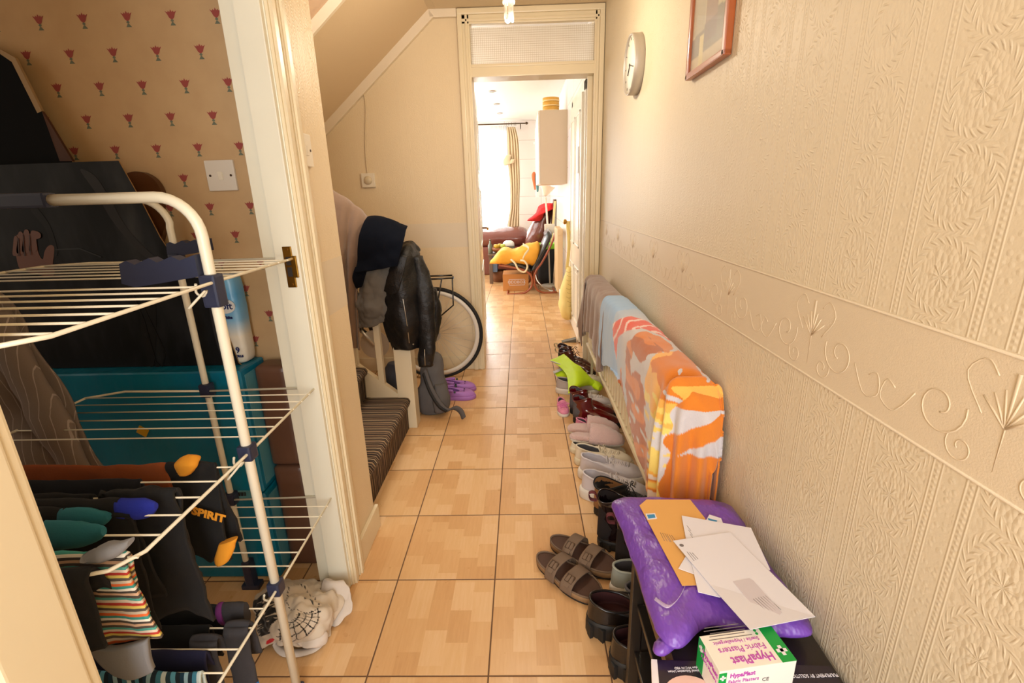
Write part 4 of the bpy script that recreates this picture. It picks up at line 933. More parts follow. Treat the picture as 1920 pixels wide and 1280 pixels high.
b.loft([A0, A1], closed=False); b.build('carpet', M_car, st, thick=.008, smooth=True)
m = MB(); m.prism([(x-.010, SY0+.002, max(0, z-.010)) for x, z in prof]+[(SX-6*RUN, SY0+.002, 0)], (0, SY1-SY0-.004, 0)); m.build('treads', M_gloss, st)
def strz(x): return .205+.84*(-.70-x)
m = MB(); m.prism([(-.70, 2.455, 0), (-.70, 2.455, strz(-.70)), (-2.0, 2.455, strz(-2.0)), (-2.0, 2.455, strz(-2)-.35), (-1.05, 2.455, 0)], (0, .035, 0)); m.build('stringer', M_gloss, st)
m = MB().box((-.705, 2.452, 0), (-.612, 2.545, 1.00), .004); m.build('newel_post', M_gloss, st)
def hrz(x): return .98+.80*(-.66-x)
m = MB(); m.prism([(-.70, 2.465, hrz(-.70)), (-.70, 2.465, hrz(-.70)-.05), (-2.0, 2.465, hrz(-2.0)-.05), (-2.0, 2.465, hrz(-2.0))], (0, .055, 0)); m.build('handrail', M_gloss, st)
for px in (722, 676, 640, 600):
    x = G(px, 700, 2.47).x-.02
    MB().box((x-.016, 2.458, strz(x)-.02), (x+.016, 2.49, hrz(x)-.04), .002).build('baluster', M_gloss, st)
# ---- clothes thrown over the banister
def drape(name, label, cat, rows, mt, wr=.008, wf=9, th=.008, nu=40, nv=40, group=None, seed=0, fold=None):
    R = [[G(px, py, Y) for px, py, Y in r] for r in rows]; c = R[0][len(R[0])//2]
    o = cloth(R, nu, nv, wr=wr, wf=wf, seed=seed, fold=fold).build(name, mt, loc=c, thick=th); return prop(o, label, cat, group)
M_blk3 = mat('taupe_blanket', (.52, .42, .34), .95, var=.08, vscale=25, bump=.6, bscale=200, sheen=.4)
drape('blanket', 'taupe fleece blanket hung over the banister next to the pier', 'blanket',
      [[(590, 360, 2.56), (640, 372, 2.56), (665, 392, 2.56), (690, 416, 2.56)], [(590, 352, 2.48), (632, 368, 2.48), (662, 390, 2.48), (688, 412, 2.48)], [(592, 420, 2.41), (628, 440, 2.39), (655, 455, 2.41), (682, 462, 2.41)],
       [(600, 520, 2.40), (634, 530, 2.38), (655, 540, 2.40), (672, 545, 2.40)], [(610, 600, 2.42), (642, 610, 2.42), (660, 622, 2.42), (674, 618, 2.43)], [(612, 630, 2.43), (648, 640, 2.43), (664, 650, 2.43), (676, 655, 2.43)]], M_blk3, .006, 12, fold=lambda u, v: .012*math.sin(u*22+v*2)*smoothv(min(1, v*2)))
M_gj = mat('grey_jersey', (.40, .38, .35), .95, var=.1, vscale=20, bump=.4, bscale=250)
drape('grey_jumper', 'grey jumper bunched under the navy towel on the banister', 'jumper',
      [[(672, 470, 2.42), (700, 480, 2.40), (735, 486, 2.41)], [(676, 510, 2.40), (704, 516, 2.365), (734, 520, 2.39)], [(674, 540, 2.40), (698, 556, 2.36), (722, 560, 2.38)], [(670, 580, 2.41), (700, 588, 2.37), (728, 582, 2.39)], [(676, 612, 2.43), (700, 608, 2.40), (726, 600, 2.41)]], M_gj, .02, 16, seed=4)
t = NT('black_leather'); o_ = t.xyz('Object')[0]; t.put(t.b.inputs['Base Color'], lin((.075, .068, .065))); t.b.inputs['Roughness'].default_value = .45; t.b.inputs['Specular IOR Level'].default_value = .4
t.bump(t.M('ADD', t.noise(o_, 14, 4), t.M('MULTIPLY', t.noise(o_, 240, 2), .1)), .6, .02); M_lea = t.m
M_zip = mat('steel_zip', (.75, .72, .66), .3, .9)
cj = G(770, 480, 2.45); jk = thing('leather_jacket', 'black leather biker jacket hanging over the newel post', 'jacket', cj)
def gp(px, py, Y): return G(px, py, Y)
cloth([[gp(752, 462, 2.56), gp(772, 455, 2.56), gp(785, 470, 2.57)], [gp(742, 478, 2.44), gp(762, 468, 2.44), gp(786, 488, 2.50)], [gp(722, 505, 2.41), gp(755, 510, 2.37), gp(800, 535, 2.48)], [gp(715, 560, 2.41), gp(756, 570, 2.35), gp(812, 580, 2.49)],
       [gp(722, 610, 2.42), gp(762, 620, 2.36), gp(812, 625, 2.50)], [gp(742, 654, 2.43), gp(765, 652, 2.40), gp(790, 650, 2.46)]], 26, 34, wr=.014, wf=13, seed=2).build('front_panel', M_lea, jk, thick=.010)
m = MB(); m.body([(gp(782, 480, 2.47), (.030, 0, 0), (0, .03, 0)), (gp(790, 520, 2.44), (.045, 0, 0), (0, .035, 0)), (gp(797, 570, 2.42), (.050, 0, 0), (0, .035, 0)), (gp(800, 620, 2.42), (.048, 0, 0), (0, .032, 0)), (gp(800, 655, 2.42), (.044, 0, 0), (0, .030, 0)), (gp(799, 686, 2.42), (.040, 0, 0), (0, .028, 0))], 20, .010, 16, 3); m.build('sleeve', M_lea, jk)
m = MB(); m.body([(gp(805, 540, 2.50), (.03, 0, 0), (0, .03, 0)), (gp(815, 575, 2.50), (.035, 0, 0), (0, .03, 0)), (gp(818, 605, 2.50), (.025, 0, 0), (0, .03, 0)), (gp(812, 640, 2.50), (.02, 0, 0), (0, .02, 0))], 16, .010, 18, 5); m.build('sleeve', M_lea, jk)
m = MB(); m.tube(curve([gp(748, 520, 2.36), gp(758, 575, 2.335), gp(764, 615, 2.345), gp(768, 648, 2.385)], 20), .0025, 6); m.build('zip', M_zip, jk)
MB().tube([gp(796, 655, 2.385), gp(797, 685, 2.385)], .0022, 6).build('cuff_zip', M_zip, jk)
m = MB(); m.lathe([(.004, 0), (.004, .004)], gp(775, 645, 2.37), 10, Matrix.Rotation(PI/2, 4, 'X')); m.build('popper', M_zip, jk)
cloth([[gp(738, 490, 2.36), gp(752, 478, 2.35), gp(764, 480, 2.36)], [gp(728, 520, 2.35), gp(742, 528, 2.33), gp(756, 515, 2.33)], [gp(722, 545, 2.36), gp(736, 552, 2.34), gp(748, 545, 2.33)]], 12, 12, wr=.004, wf=20).build('lapel', M_lea, jk, thick=.008)
M_nv = mat('navy_towelling', (.05, .062, .095), 1, var=.1, vscale=30, bump=.7, bscale=260, spec=.1)
nt_ = drape('navy_towel', 'folded navy towel laid over the coats on the banister', 'towel',
      [[(690, 412, 2.54), (722, 410, 2.54), (762, 430, 2.54)], [(688, 414, 2.44), (722, 413, 2.42), (761, 432, 2.43)], [(678, 440, 2.37), (716, 440, 2.34), (757, 452, 2.36)], [(672, 478, 2.355), (712, 482, 2.325), (750, 478, 2.34)], [(668, 512, 2.35), (704, 506, 2.32), (745, 497, 2.335)]], M_nv, .010, 9, .012, seed=6)
cloth([[G(px, py, Y) for px, py, Y in r] for r in [[(668, 500, 2.365), (690, 502, 2.36)], [(663, 520, 2.365), (684, 522, 2.35)], [(670, 540, 2.37), (680, 536, 2.36)]]], 10, 10, wr=.004, wf=12).build('hanging_corner', M_nv, nt_, thick=.010)
# ---- bicycle under the slope
bx, bz, by, R_ = -.615, .332, 3.22, .318
bk = thing('bicycle', 'bicycle with white rims and black tyres leaning under the sloping ceiling', 'bicycle', (-.9, by, 0))
M_tyr = mat('tyre_rubber', (.07, .07, .07), .7); M_rim = mat('white_rim', (.86, .83, .78), .35); M_spk = mat('spoke_steel', (.78, .75, .70), .35, .6); M_bf = mat('black_frame_paint', (.06, .06, .06), .3, coat=.5)
for xx in (bx, bx-1.02):
    cs = [Vector((xx+R_*math.cos(2*PI*k/64), by, bz+R_*math.sin(2*PI*k/64))) for k in range(64)]
    wh = MB().tube(cs, .013, 10, closed=True).build('tyre', M_tyr, bk)
    m = MB(); rr = R_-.022
    m.lathe([(rr+.010, -.010), (rr+.010, .010), (rr-.016, .009), (rr-.020, 0), (rr-.016, -.009), (rr+.010, -.010)], (xx, by, bz), 64, Matrix.Rotation(PI/2, 4, 'X'), False); rim_ = m.build('wheel', M_rim, bk); wh.parent = rim_; wh.name = 'tyre'
    m = MB()
    for k in range(28):
        a = 2*PI*k/28; a2 = a+(.35 if k % 2 else -.35); s = .022*(1 if k % 4 < 2 else -1)
        m.tube([(xx+.02*math.cos(a2), by+s, bz+.02*math.sin(a2)), (xx+(rr-.018)*math.cos(a), by, bz+(rr-.018)*math.sin(a))], .0011, 4)
    o = m.build('spokes', M_spk, rim_)
    MB().lathe([(.012, -.04), (.020, -.028), (.012, -.02), (.012, .02), (.020, .028), (.012, .04)], (xx, by, bz), 20, Matrix.Rotation(PI/2, 4, 'X')).build('hub', M_spk, rim_)
m = MB(); P = []
for k in range(40): a = 2*PI*k/40; P.append(((.044 if k % 2 else .038)*math.cos(a), (.044 if k % 2 else .038)*math.sin(a), 0))
m.prism([Matrix.Translation((bx, by-.045, bz)) @ Matrix.Rotation(PI/2, 4, 'X') @ Vector(p) for p in P], (0, .003, 0)); m.build('sprocket', M_spk, bk)
BB = Vector((bx-.42, by, .28)); ST = Vector((bx-.56, by, .76)); HT = Vector((bx-.98+.12, by, .74))
m = MB(); m.tube([BB, ST], .016, 10); m.tube([ST, HT], .015, 10); m.tube([BB, HT-Vector((0, 0, .06))], .018, 10)
for s in (-.03, .03): m.tube([BB+Vector((0, s*.6, 0)), (bx, by+s, bz)], .009, 8); m.tube([ST+Vector((0, s*.3, -.03)), (bx, by+s, bz)], .008, 8)
m.tube([HT+Vector((.02, 0, .05)), (bx-1.02+.05, by, .62), (bx-1.02, by, .34)], .014, 10); m.build('frame', M_bf, bk)
m = MB(); m.lathe([(.10, -.003), (.10, .003)], BB+Vector((0, -.05, 0)), 40, Matrix.Rotation(PI/2, 4, 'X')); m.build('chainring', M_spk, bk)
m = MB(); m.tube([BB+Vector((0, -.06, 0)), BB+Vector((-.10, -.065, .13))], .011, 8); m.build('crank', M_spk, bk)
MB().box((-.045, -.03, -.010), (.045, .03, .010), .004, Matrix.Translation(BB+Vector((-.10, -.10, .13)))).build('pedal', M_bf, bk)
m = MB(); q = lambda px, py, dy=0: G(px, py, by-.05+dy)
m.tube([q(790, 524), q(850, 521)], .006, 8); m.tube([q(795, 518, .12), q(848, 516, .12)], .006, 8); m.tube([q(850, 521), q(849, 518, .12)], .006, 8)
m.tube([q(848, 522), q(850, 572), q(822, 596)], .005, 8); m.tube([q(828, 524), q(822, 560), q(819, 612)], .005, 8); m.tube([q(800, 524), q(819, 612)], .005, 8); m.build('luggage_carrier', M_bf, bk)
m = MB(); m.body([(ST+Vector((.10, 0, .10)), (0, .07, 0), (0, 0, .02)), (ST+Vector((.0, 0, .11)), (0, .05, 0), (0, 0, .022)), (ST+Vector((-.12, 0, .10)), (0, .018, 0), (0, 0, .014))], 12); m.build('saddle', M_blk, bk)
m = MB(); m.tube([HT+Vector((0, 0, 0)), HT+Vector((.03, 0, .16)), HT+Vector((-.03, 0, .20))], .012, 8); m.tube([HT+Vector((-.03, -.16, .20)), HT+Vector((-.03, .12, .20))], .011, 8); m.build('handlebar', M_bf, bk)
# ---- bags by the newel
M_bag = mat('grey_canvas', (.36, .345, .34), .9, var=.12, vscale=16, bump=.4, bscale=260); M_bag2 = mat('dark_webbing', (.10, .095, .09), .7)
bp = thing('backpack', 'slumped grey canvas backpack on the floor behind the newel post', 'backpack', (-.53, 2.63, 0))
m = MB(); m.body([((-.56, 2.66, .005), (.075, 0, 0), (0, .055, 0)), ((-.56, 2.66, .05), (.095, 0, 0), (0, .07, 0)), ((-.555, 2.66, .16), (.085, 0, 0), (0, .065, 0)), ((-.55, 2.67, .27), (.065, 0, 0), (0, .05, 0)), ((-.54, 2.68, .34), (.05, 0, 0), (0, .04, 0)), ((-.54, 2.68, .37), (.03, 0, 0), (0, .02, 0))], 24, .018, 13, 2); m.build('body', M_bag, bp)
m = MB(); m.body([((-.50, 2.60, .03), (.04, .01, 0), (0, .03, 0)), ((-.49, 2.60, .12), (.05, .01, 0), (0, .035, 0)), ((-.495, 2.61, .20), (.03, .01, 0), (0, .02, 0))], 16, .008, 20, 4); m.build('pocket', M_bag, bp)
m = MB(); s_ = curve([(-.575, 2.59, .30), (-.545, 2.575, .20), (-.50, 2.56, .11), (-.46, 2.56, .06), (-.41, 2.56, .075), (-.375, 2.56, .05), (-.36, 2.56, .005)], 30)
m.loft([[p+Vector((-.012, 0, -.012)), p+Vector((.012, -.006, .012))] for p in s_], closed=False); m.build('strap', M_bag, bp, thick=.006)
m = MB(); m.loft([[p+Vector((-.008, -.004, -.008)), p+Vector((.004, -.004, .006))] for p in curve([(-.58, 2.585, .28), (-.55, 2.57, .18), (-.50, 2.555, .09), (-.455, 2.553, .055)], 20)], closed=False); m.build('strap_trim', M_bag2, bp, thick=.004)
m = MB(); m.body([((-.78, 2.72, .01), (.08, 0, 0), (0, .06, 0)), ((-.78, 2.72, .10), (.10, 0, 0), (0, .07, 0)), ((-.78, 2.72, .22), (.085, 0, 0), (0, .05, 0)), ((-.77, 2.72, .30), (.05, 0, 0), (0, .03, 0))], 20, .02, 10, 8)
single(m, 'rucksack', mat('dark_blue_grey_nylon', (.20, .20, .23), .7, bump=.3, bscale=200), 'dark grey-blue bag seen through the balusters behind the stairs', 'bag', (-.78, 2.72, 0))
# ---- purple clogs
M_clog = mat('purple_foam', (.64, .43, .72), .55); M_clogd = mat('purple_foam_lining', (.52, .34, .60), .7)
for (x, y, lb) in ((-.545, 2.985, 'purple foam clog, the farther one beside the bicycle wheel'), (-.535, 2.855, 'purple foam clog, the nearer one beside the grey backpack')):
    t = shoe('foam_clog', lb, (x, y, 0), .05, .215, .095, .022, .042, .060, .03, .55, .74, M_up=M_clog, M_sole=M_clog, M_in=M_clogd, tongue=False, wr=0, group='pair of purple clogs', cat='clog')
    m = MB(); m.loft([[Vector((.085-.075*math.sin(a)-.012*0, .043*math.cos(a), .066+.006*math.sin(a)+d)) for d in (-.008, .010)] for a in np.linspace(.1, PI-.1, 18)], closed=False)
    o = m.build('heel_strap', M_clog, None, thick=.005); o.parent = t
    m = MB()
    for s in (1, -1): m.lathe([(.007, 0), (.007, .003), (.004, .004)], (.088, s*.048, .062), 12, Matrix.Rotation(-s*PI/2, 4, 'X'))
    o = m.build('rivet', mat('rivet_dark', (.2, .25, .22), .4)); o.parent = t
    m = MB()
    for i in range(3):
        for j in range(-1, 2): m.lathe([(.004, 0), (.004, .002)], (.145+.020*i, j*.018, .060-.010*i-abs(j)*.004), 8)
    o = m.build('vent_holes', mat('hole_dark', (.25, .14, .30), .9)); o.parent = t
# ---- switches
def switch(name, label, M, w_, h_, rockers, mt, screws=True):
    c = M.translation; t = thing(name, label, 'light switch', c)
    fp_ = MB().box((-w_/2, -h_/2, 0), (w_/2, h_/2, .009), .003, M).build('face_plate', mt, t)
    for cx, rw, rh in rockers: MB().box((cx-rw/2, -rh/2, .008), (cx+rw/2, rh/2, .013), .002, M @ Matrix.Rotation(.10, 4, 'X')).build('rocker', M_wp, fp_)
    if screws:
        for s in (-1, 1): MB().lathe([(.0035, 0), (.0035, .0015)], (0, 0, 0), 10, M @ Matrix.Translation((s*w_*.36, 0, .0085))).build('screw', mat('screw_dark', (.30, .22, .15), .5, .5), fp_)
    return t
ca = (G(388, 303, 1.5)+G(446, 355, 1.5))/2
switch('light_switch', 'white square light switch on the flowered wallpaper', frame(Vector((ca.x, 1.4995, ca.z)), (1, 0, 0), (0, 0, 1)), .086, .086, [(0, .014, .024)], mat('switch_white', (.86, .82, .76), .4))
ca = (W(553, 250, -.6)+W(580, 310, -.6))/2
switch('light_switch', 'cream double light switch on the pier beside the room door', frame(Vector((-.5995, ca.y, ca.z)), (0, 1, 0), (0, 0, 1)), .086, .086, [(-.009, .014, .026), (.009, .014, .026)], M_wp)
ca = G(692, 338, YB); t_ = thing('wall_dial', 'small cream dial control with a cable on the wall above the coats', 'dial', (ca.x, YB, ca.z))
MB().box((ca.x-.045, YB-.022, ca.z-.045), (ca.x+.045, YB, ca.z+.045), .004).build('back_box', M_wp, t_)
MB().lathe([(.027, 0), (.027, .006), (.023, .012), (.006, .014)], (ca.x, YB-.022, ca.z), 28, Matrix.Rotation(PI/2, 4, 'X')).build('knob', mat('dial_cream', (.82, .76, .64), .4), t_)
cb_ = G(683, 170, YB); MB().tube(curve([(ca.x-.004, YB-.006, ca.z+.04), (ca.x, YB-.006, ca.z+.2), (cb_.x, YB-.006, cb_.z-.10), (cb_.x-.002, YB-.008, cb_.z-.02)], 24), .0045, 8).build('cable', mat('cable_cream', (.84, .76, .62), .5), t_)

# ================================================================ THE ROOM ON THE LEFT
M_rack = mat('rack_enamel', (.91, .88, .79), .35); M_rp = mat('rack_navy_plastic', (.16, .18, .27), .45)
ra = thing('drying_rack', 'tall white wire clothes airer with navy joints standing in the room doorway', 'clothes airer', (-.9, .9, 0))
XA, YA, XB, YB2 = -.615, .935, -.935, 1.302; ZT = 1.262
def arch(x0_, x1_, y, zt, foot, r=.009):
    R = .075; pts = [(x0_, y, foot), (x0_, y, zt-R)]+[(x0_-R+R*math.cos(a), y, zt-R+R*math.sin(a)) for a in np.linspace(0, PI/2, 8)]+[(x1_+R-R*math.sin(a), y, zt-R+R*math.cos(a)) for a in np.linspace(0, PI/2, 8)]+[(x1_, y, zt-R), (x1_, y, foot)]
    return MB().tube(pts, r, 12)
m = MB(); R = .075
m.tube([(XA, YA, 0), (XA, YA, ZT-R)]+[(XA-R+R*math.cos(a), YA, ZT-R+R*math.sin(a)) for a in np.linspace(.2, PI/2, 8)]+[(-.895, YA, ZT)], .0105, 12); m.build('front_frame', M_rack, ra)
m = MB(); m.tube([(-1.005, YA, ZT), (-1.17, YA, ZT), (-1.24, YA, ZT-.03), (-1.262, YA, ZT-.09), (-1.262, YA, 0)], .0105, 12); m.build('front_frame', M_rack, ra)
MB().box((-1.008, YA-.014, ZT-.014), (-.890, YA+.014, ZT+.014), .005).build('hinge_joint', M_rp, ra)
MB().tube([(XB-.012, YB2, 0), (XB-.012, YB2, .04), (XB-.004, YB2, .10), (XB-.004, YB2, ZT-R)]+[(XB-R+R*math.cos(a), YB2, ZT-R+R*math.sin(a)) for a in np.linspace(.2, PI/2, 8)]+[(-1.45, YB2, ZT)], .009, 12).build('rear_frame', M_rack, ra)
MB().box((XB-.03, YB2-.015, 0), (XB+.03, YB2+.018, .018), .004).box((XB-.014, YB2-.014, .01), (XB+.014, YB2+.016, .11), .005).build('foot', M_rp, ra)
MB().box((XA-.014, YA-.014, 0), (XA+.014, YA+.014, .03), .004).build('foot', M_rp, ra)
TX0 = -1.262
for ti, (tz, y0_, nb, nf) in enumerate(((1.10, .50, 6, 7), (.722, .575, 6, 6), (.352, .60, 6, 6))):
    tier = MB()
    c = [(TX0, YB2, tz), (XA+.002, YB2+.0, tz)]
    cn = .05
    pts = [(XB, YB2-.012, tz), (XA-.001, YB2-.0, tz), (XA+.006, YA+.02, tz), (XA+.006+(.035 if ti == 0 else .0), y0_+cn, tz), (XA-.02+(.035 if ti == 0 else 0), y0_+.008, tz), (XA-.05, y0_, tz), (TX0+.03, y0_, tz), (TX0, y0_+.03, tz), (TX0, YB2-.05, tz), (TX0+.08, YB2-.004, tz), (XB, YB2-.012, tz)]
    tier.tube(pts, .0033, 8)
    fr_ = tier.build('shelf_frame', M_rack, ra)
    for s_, k_, y1_ in (('b', nb, YB2), ('f', nf, YA)):
        for k in range(k_):
            y = (YB2-.052-k*.0495) if s_ == 'b' else (YA-.065-k*.052)
            if y < y0_+.02: continue
            f = (YA-y)/(YA-y0_) if y < YA else 0
            xr = XA+.006+(.035*f if ti == 0 else 0)
            w = MB().tube([(TX0, y, tz+.001), (xr, y, tz+.001)], .0019, 6).build('rail_wire', M_rack, fr_)
    if ti > 0:
        MB().box((XA-.015, YA-.015, tz-.018), (XA+.015, YA+.015, tz+.018), .005).build('clip', M_rp, ra)
    MB().box((XB-.017, YB2-.017, tz-.02), (XB+.013, YB2+.013, tz+.02), .005).build('clip', M_rp, ra)
    m = MB(); m.tube(curve([(XA-.016, YA-.025, tz), (XA-.022, YA-.02, tz-.018), (XA-.012, YA-.016, tz-.026), (XA-.003, YA-.02, tz-.014), (XA-.03, YA-.04, tz-.045)], 14), .0026, 6); m.build('hook', M_rack, ra)
MB().box((XA-.016, YA-.016, 1.05), (XA+.016, YA+.016, 1.115), .005).build('clip', M_rp, ra)
m = MB(); P = [(-.155, -.022), (-.150, .016), (-.135, .022), (-.12, .014), (-.09, .026), (-.075, .017), (-.045, .028), (-.03, .020), (0, .030), (.0, -.012), (-.13, -.030)]
m.prism([(XA-.012+x, YA-.018, 1.125+z) for x, z in P], (0, .026, 0)); m.build('shelf_arm', M_rp, ra)
m = MB(); m.prism([(XB+.095+x*.75, YB2-.010, 1.135+z*.75) for x, z in P], (0, .022, 0)); m.build('shelf_arm', M_rp, ra)
# ---- laundry over the wires
def hang(name, label, cat, x0_, x1_, yw, zw, front, back, mt, th=.005, wr=.004, n=5, group='laundry drying on the airer', seed=0, taper=0, gap=.010, hem=None):
    rows = []
    for k in range(n):
        f = k/(n-1); x = x0_+(x1_-x0_)*f; fr = front*(1+.06*math.sin(k*2.3+seed)); tp = taper*(f-.5)
        rows.append([(x-tp*.5, yw+gap+.012, zw-back), (x-tp*.3, yw+gap, zw-back*.5), (x, yw+gap*.8, zw-.006), (x, yw, zw+th+.0035), (x, yw-gap*.8, zw-.006), (x+tp*.4, yw-gap-.002, zw-fr*.5), (x+tp, yw-gap-.004, zw-fr)])
    o = cloth(rows, 40, 40, wr=wr, wf=15, seed=seed).build(name, mt, loc=((x0_+x1_)/2, yw, zw), thick=th); return prop(o, label, cat, group)
M_or = mat('rust_orange_knit', (.52, .25, .07), .95, var=.15, vscale=25, bump=.7, bscale=300)
M_nvk = mat('dark_navy_cotton', (.075, .08, .11), .95, bump=.4, bscale=300); M_bk = mat('black_cotton', (.06, .06, .062), .95, bump=.4, bscale=300); M_bk2 = mat('charcoal_black_cotton', (.085, .085, .09), .95, bump=.4, bscale=300)
M_teal = mat('teal_cotton', (.13, .42, .47), .9, bump=.4, bscale=300); M_blue = mat('royal_blue_cotton', (.10, .16, .60), .9, bump=.4, bscale=300); M_yel = mat('mustard_cotton', (.85, .56, .12), .9, bump=.4, bscale=300)
Z2, Z3 = .724, .354
wy2 = [YA-.065-k*.052 for k in range(6)]; wy3 = wy2
hang('top', 'rust orange knitted top folded over the farthest middle wire', 'top', -1.22, -.745, wy2[0], Z2, .09, .10, M_or, wr=.006, seed=1, taper=.02)
hang('trousers', 'dark navy trousers over the second middle wire, in front of the orange top', 'trousers', -1.2, -.765, wy2[1], Z2, .10, .13, M_nvk, seed=2)
hang('t_shirt', 'black T-shirt over the third middle wire between two navy and black garments', 'T-shirt', -1.2, -.815, wy2[2], Z2, .12, .15, M_bk, seed=3)
M_hood = M_bk
o = hang('sweatshirt', 'black sweatshirt with mustard cuffs and yellow chest print hanging at the right of the airer', 'sweatshirt', -.745, -.645, wy2[0], Z2, .22, .20, M_bk, wr=.010, th=.008, seed=4, taper=-.02)
m = MB(); m.body([((-.70, wy2[0]-.012, Z2-.005), (.014, 0, 0), (0, .014, .0)), ((-.695, wy2[0]-.018, Z2+.010), (.024, 0, 0), (0, .014, 0)), ((-.69, wy2[0]-.012, Z2+.026), (.020, 0, 0), (0, .014, 0)), ((-.688, wy2[0]-.01, Z2+.034), (.008, 0, 0), (0, .006, 0))], 16, .010, 34); m.build('cuff', M_yel, o)
m = MB(); m.body([((-.640, wy2[0]-.022, Z2-.165), (.022, 0, .008), (0, .010, 0)), ((-.655, wy2[0]-.024, Z2-.200), (.022, 0, .008), (0, .010, 0)), ((-.662, wy2[0]-.024, Z2-.222), (.014, 0, .006), (0, .008, 0))], 14, .004, 30); m.build('cuff', M_yel, o)
cz_ = Z2-.10; Mx = frame(Vector((-.668, wy2[0]-.0235, cz_)), (1, 0, -.35), (.3, 0, 1))
text('SPIRIT', .026, Mx, M_yel, o, 'chest_print', bold=.0012)
hang('jumper', 'charcoal black jumper hanging low over the third wire behind the front rail', 'jumper', -.80, -.655, wy2[2], Z2, .27, .20, M_bk2, wr=.012, th=.008, seed=5, taper=.03)
hang('leggings', 'black leggings with a royal blue patch hanging between the jumper and the striped garment', 'leggings', -.82, -.70, wy2[3], Z2, .24, .20, M_bk, wr=.008, seed=6)
def sock(label, x, yw, zw, lf, lb, mt, toe_m=None, cuff_m=None, wdt=.036, toe_up=False, seed=0, toe_front=True, lay=0, name='sock', heel_m=None):
    t = thing(name, label, 'sock', (x, yw, zw), 'laundry drying on the airer')
    sec = []
    def S(y, z, w_=1.0, tk=.007): return (Vector((x, y, z)), Vector((wdt*w_, 0, 0)), Vector((0, tk, 0)))
    P = [S(yw+.018, zw-lb), S(yw+.016, zw-lb*.5), (Vector((x, yw+.012, zw-.004)), Vector((wdt, 0, 0)), Vector((0, .006, .004))), (Vector((x, yw, zw+.012)), Vector((wdt, 0, 0)), Vector((0, 0, .007))), (Vector((x, yw-.012, zw-.004)), Vector((wdt, 0, 0)), Vector((0, .006, -.004))), S(yw-.016, zw-lf*.5), S(yw-.018, zw-lf*.8, 1.0)]
    m = MB(); m.body(P, 14, .003, 25, seed, 2.4); m.build('sock_leg', mt, t)
    m = MB(); m.body([S(yw-.018, zw-lf*.79, 1.02, .0078), S(yw-.019, zw-lf*.9, 1.0, .0078), S(yw-.019, zw-lf*.98, .75, .006), S(yw-.019, zw-lf, .4, .004)], 14, .002, 25, seed, 2.4); m.build('toe', toe_m or mt, t)
    if cuff_m: m = MB(); m.body([S(yw+.018, zw-lb*.97, 1.02, .008), S(yw+.018, zw-lb-.006, 1.02, .008)], 14); m.build('cuff', cuff_m, t)
    return t
def flat_sock(label, x0_, x1_, yw, zw, mt, toe_m, side=1, seed=0, hgt=.022):
    """sock laid along its wire, toe at one end"""
    t = thing('sock', label, 'sock', ((x0_+x1_)/2, yw, zw), 'laundry drying on the airer'); xs = (x0_, x1_)
    a, b_ = (x0_, x1_) if side > 0 else (x1_, x0_); d = (b_-a)
    def S(f, h, tk): return (Vector((a+d*f, yw, zw+.006-h*.35)), Vector((0, tk, 0)), Vector((0, 0, h)))
    m = MB(); m.body([S(0, hgt, .012), S(.35, hgt*1.1, .013), S(.66, hgt, .013), S(.74, hgt, .013)], 14, .004, 25, seed); m.build('sock_leg', mt, t)
    m = MB(); m.body([S(.72, hgt*1.02, .0138), S(.85, hgt*.95, .0138), S(.95, hgt*.7, .010), S(1, hgt*.3, .005)], 14, .003, 30, seed); m.build('toe', toe_m, t); return t
flat_sock('black sock with a teal toe, the upper of the two teal-toed ones', -1.02, -.730, wy2[3]-.012, Z2+.004, M_bk, M_teal, 1, 1)
flat_sock('black sock with a royal blue toe pointing up at the right of its wire', -.90, -.660, wy2[3]+.008, Z2+.008, M_bk, M_blue, 1, 2)
flat_sock('black sock with a teal toe, the lower one nearer the door frame', -1.05, -.705, wy2[4], Z2+.004, M_bk, M_teal, 1, 3, .026)
STR = ['cfa98a', '4a423c', 'e8e0d0', '3f8f85', 'e06a35', 'c9b8a0', '5a5048', 'd8c060', 'b23a30', 'd9c8b4', '4f9a8c', '50463f']
M_str = mat_stripes('multicolour_stripes', STR, 2, 17, wob=.01); M_gtr = mat('grey_rib', (.50, .50, .51), .95, bump=.4, bscale=300); M_org = mat('orange_band', (.85, .38, .20), .9)
o = hang('striped_trousers', 'multicoloured striped garment with grey cuffs over the nearest middle wire', 'trousers', -1.05, -.625, wy2[5], Z2, .155, .13, M_str, wr=.008, th=.006, seed=7, taper=.05)
cloth([[(-.71, wy2[5]-.018, Z2-.150), (-.67, wy2[5]-.020, Z2-.155), (-.612, wy2[5]-.018, Z2-.140)], [(-.70, wy2[5]-.018, Z2-.185), (-.66, wy2[5]-.022, Z2-.19), (-.618, wy2[5]-.018, Z2-.180)], [(-.685, wy2[5]-.016, Z2-.215), (-.655, wy2[5]-.02, Z2-.22), (-.620, wy2[5]-.016, Z2-.205)]], 12, 12, wr=.003).build('cuff', M_gtr, o, thick=.010)
m = MB(); m.body([((-.672, wy2[5]-.008, Z2+.012), (.012, 0, 0), (0, .016, 0)), ((-.650, wy2[5]-.010, Z2+.018), (0, .018, 0), (0, 0, .014)), ((-.628, wy2[5]-.008, Z2+.024), (0, .014, 0), (0, 0, .012)), ((-.612, wy2[5]+.0, Z2+.030), (0, .008, 0), (0, 0, .006))], 14, .006, 28); m.build('folded_cuff', M_gtr, o)
hang('shorts', 'plain black shorts draped in front of the multicoloured striped garment', 'shorts', -.90, -.652, .577, Z2-.002, .13, .05, M_bk2, wr=.006, th=.006, seed=8, gap=.014)
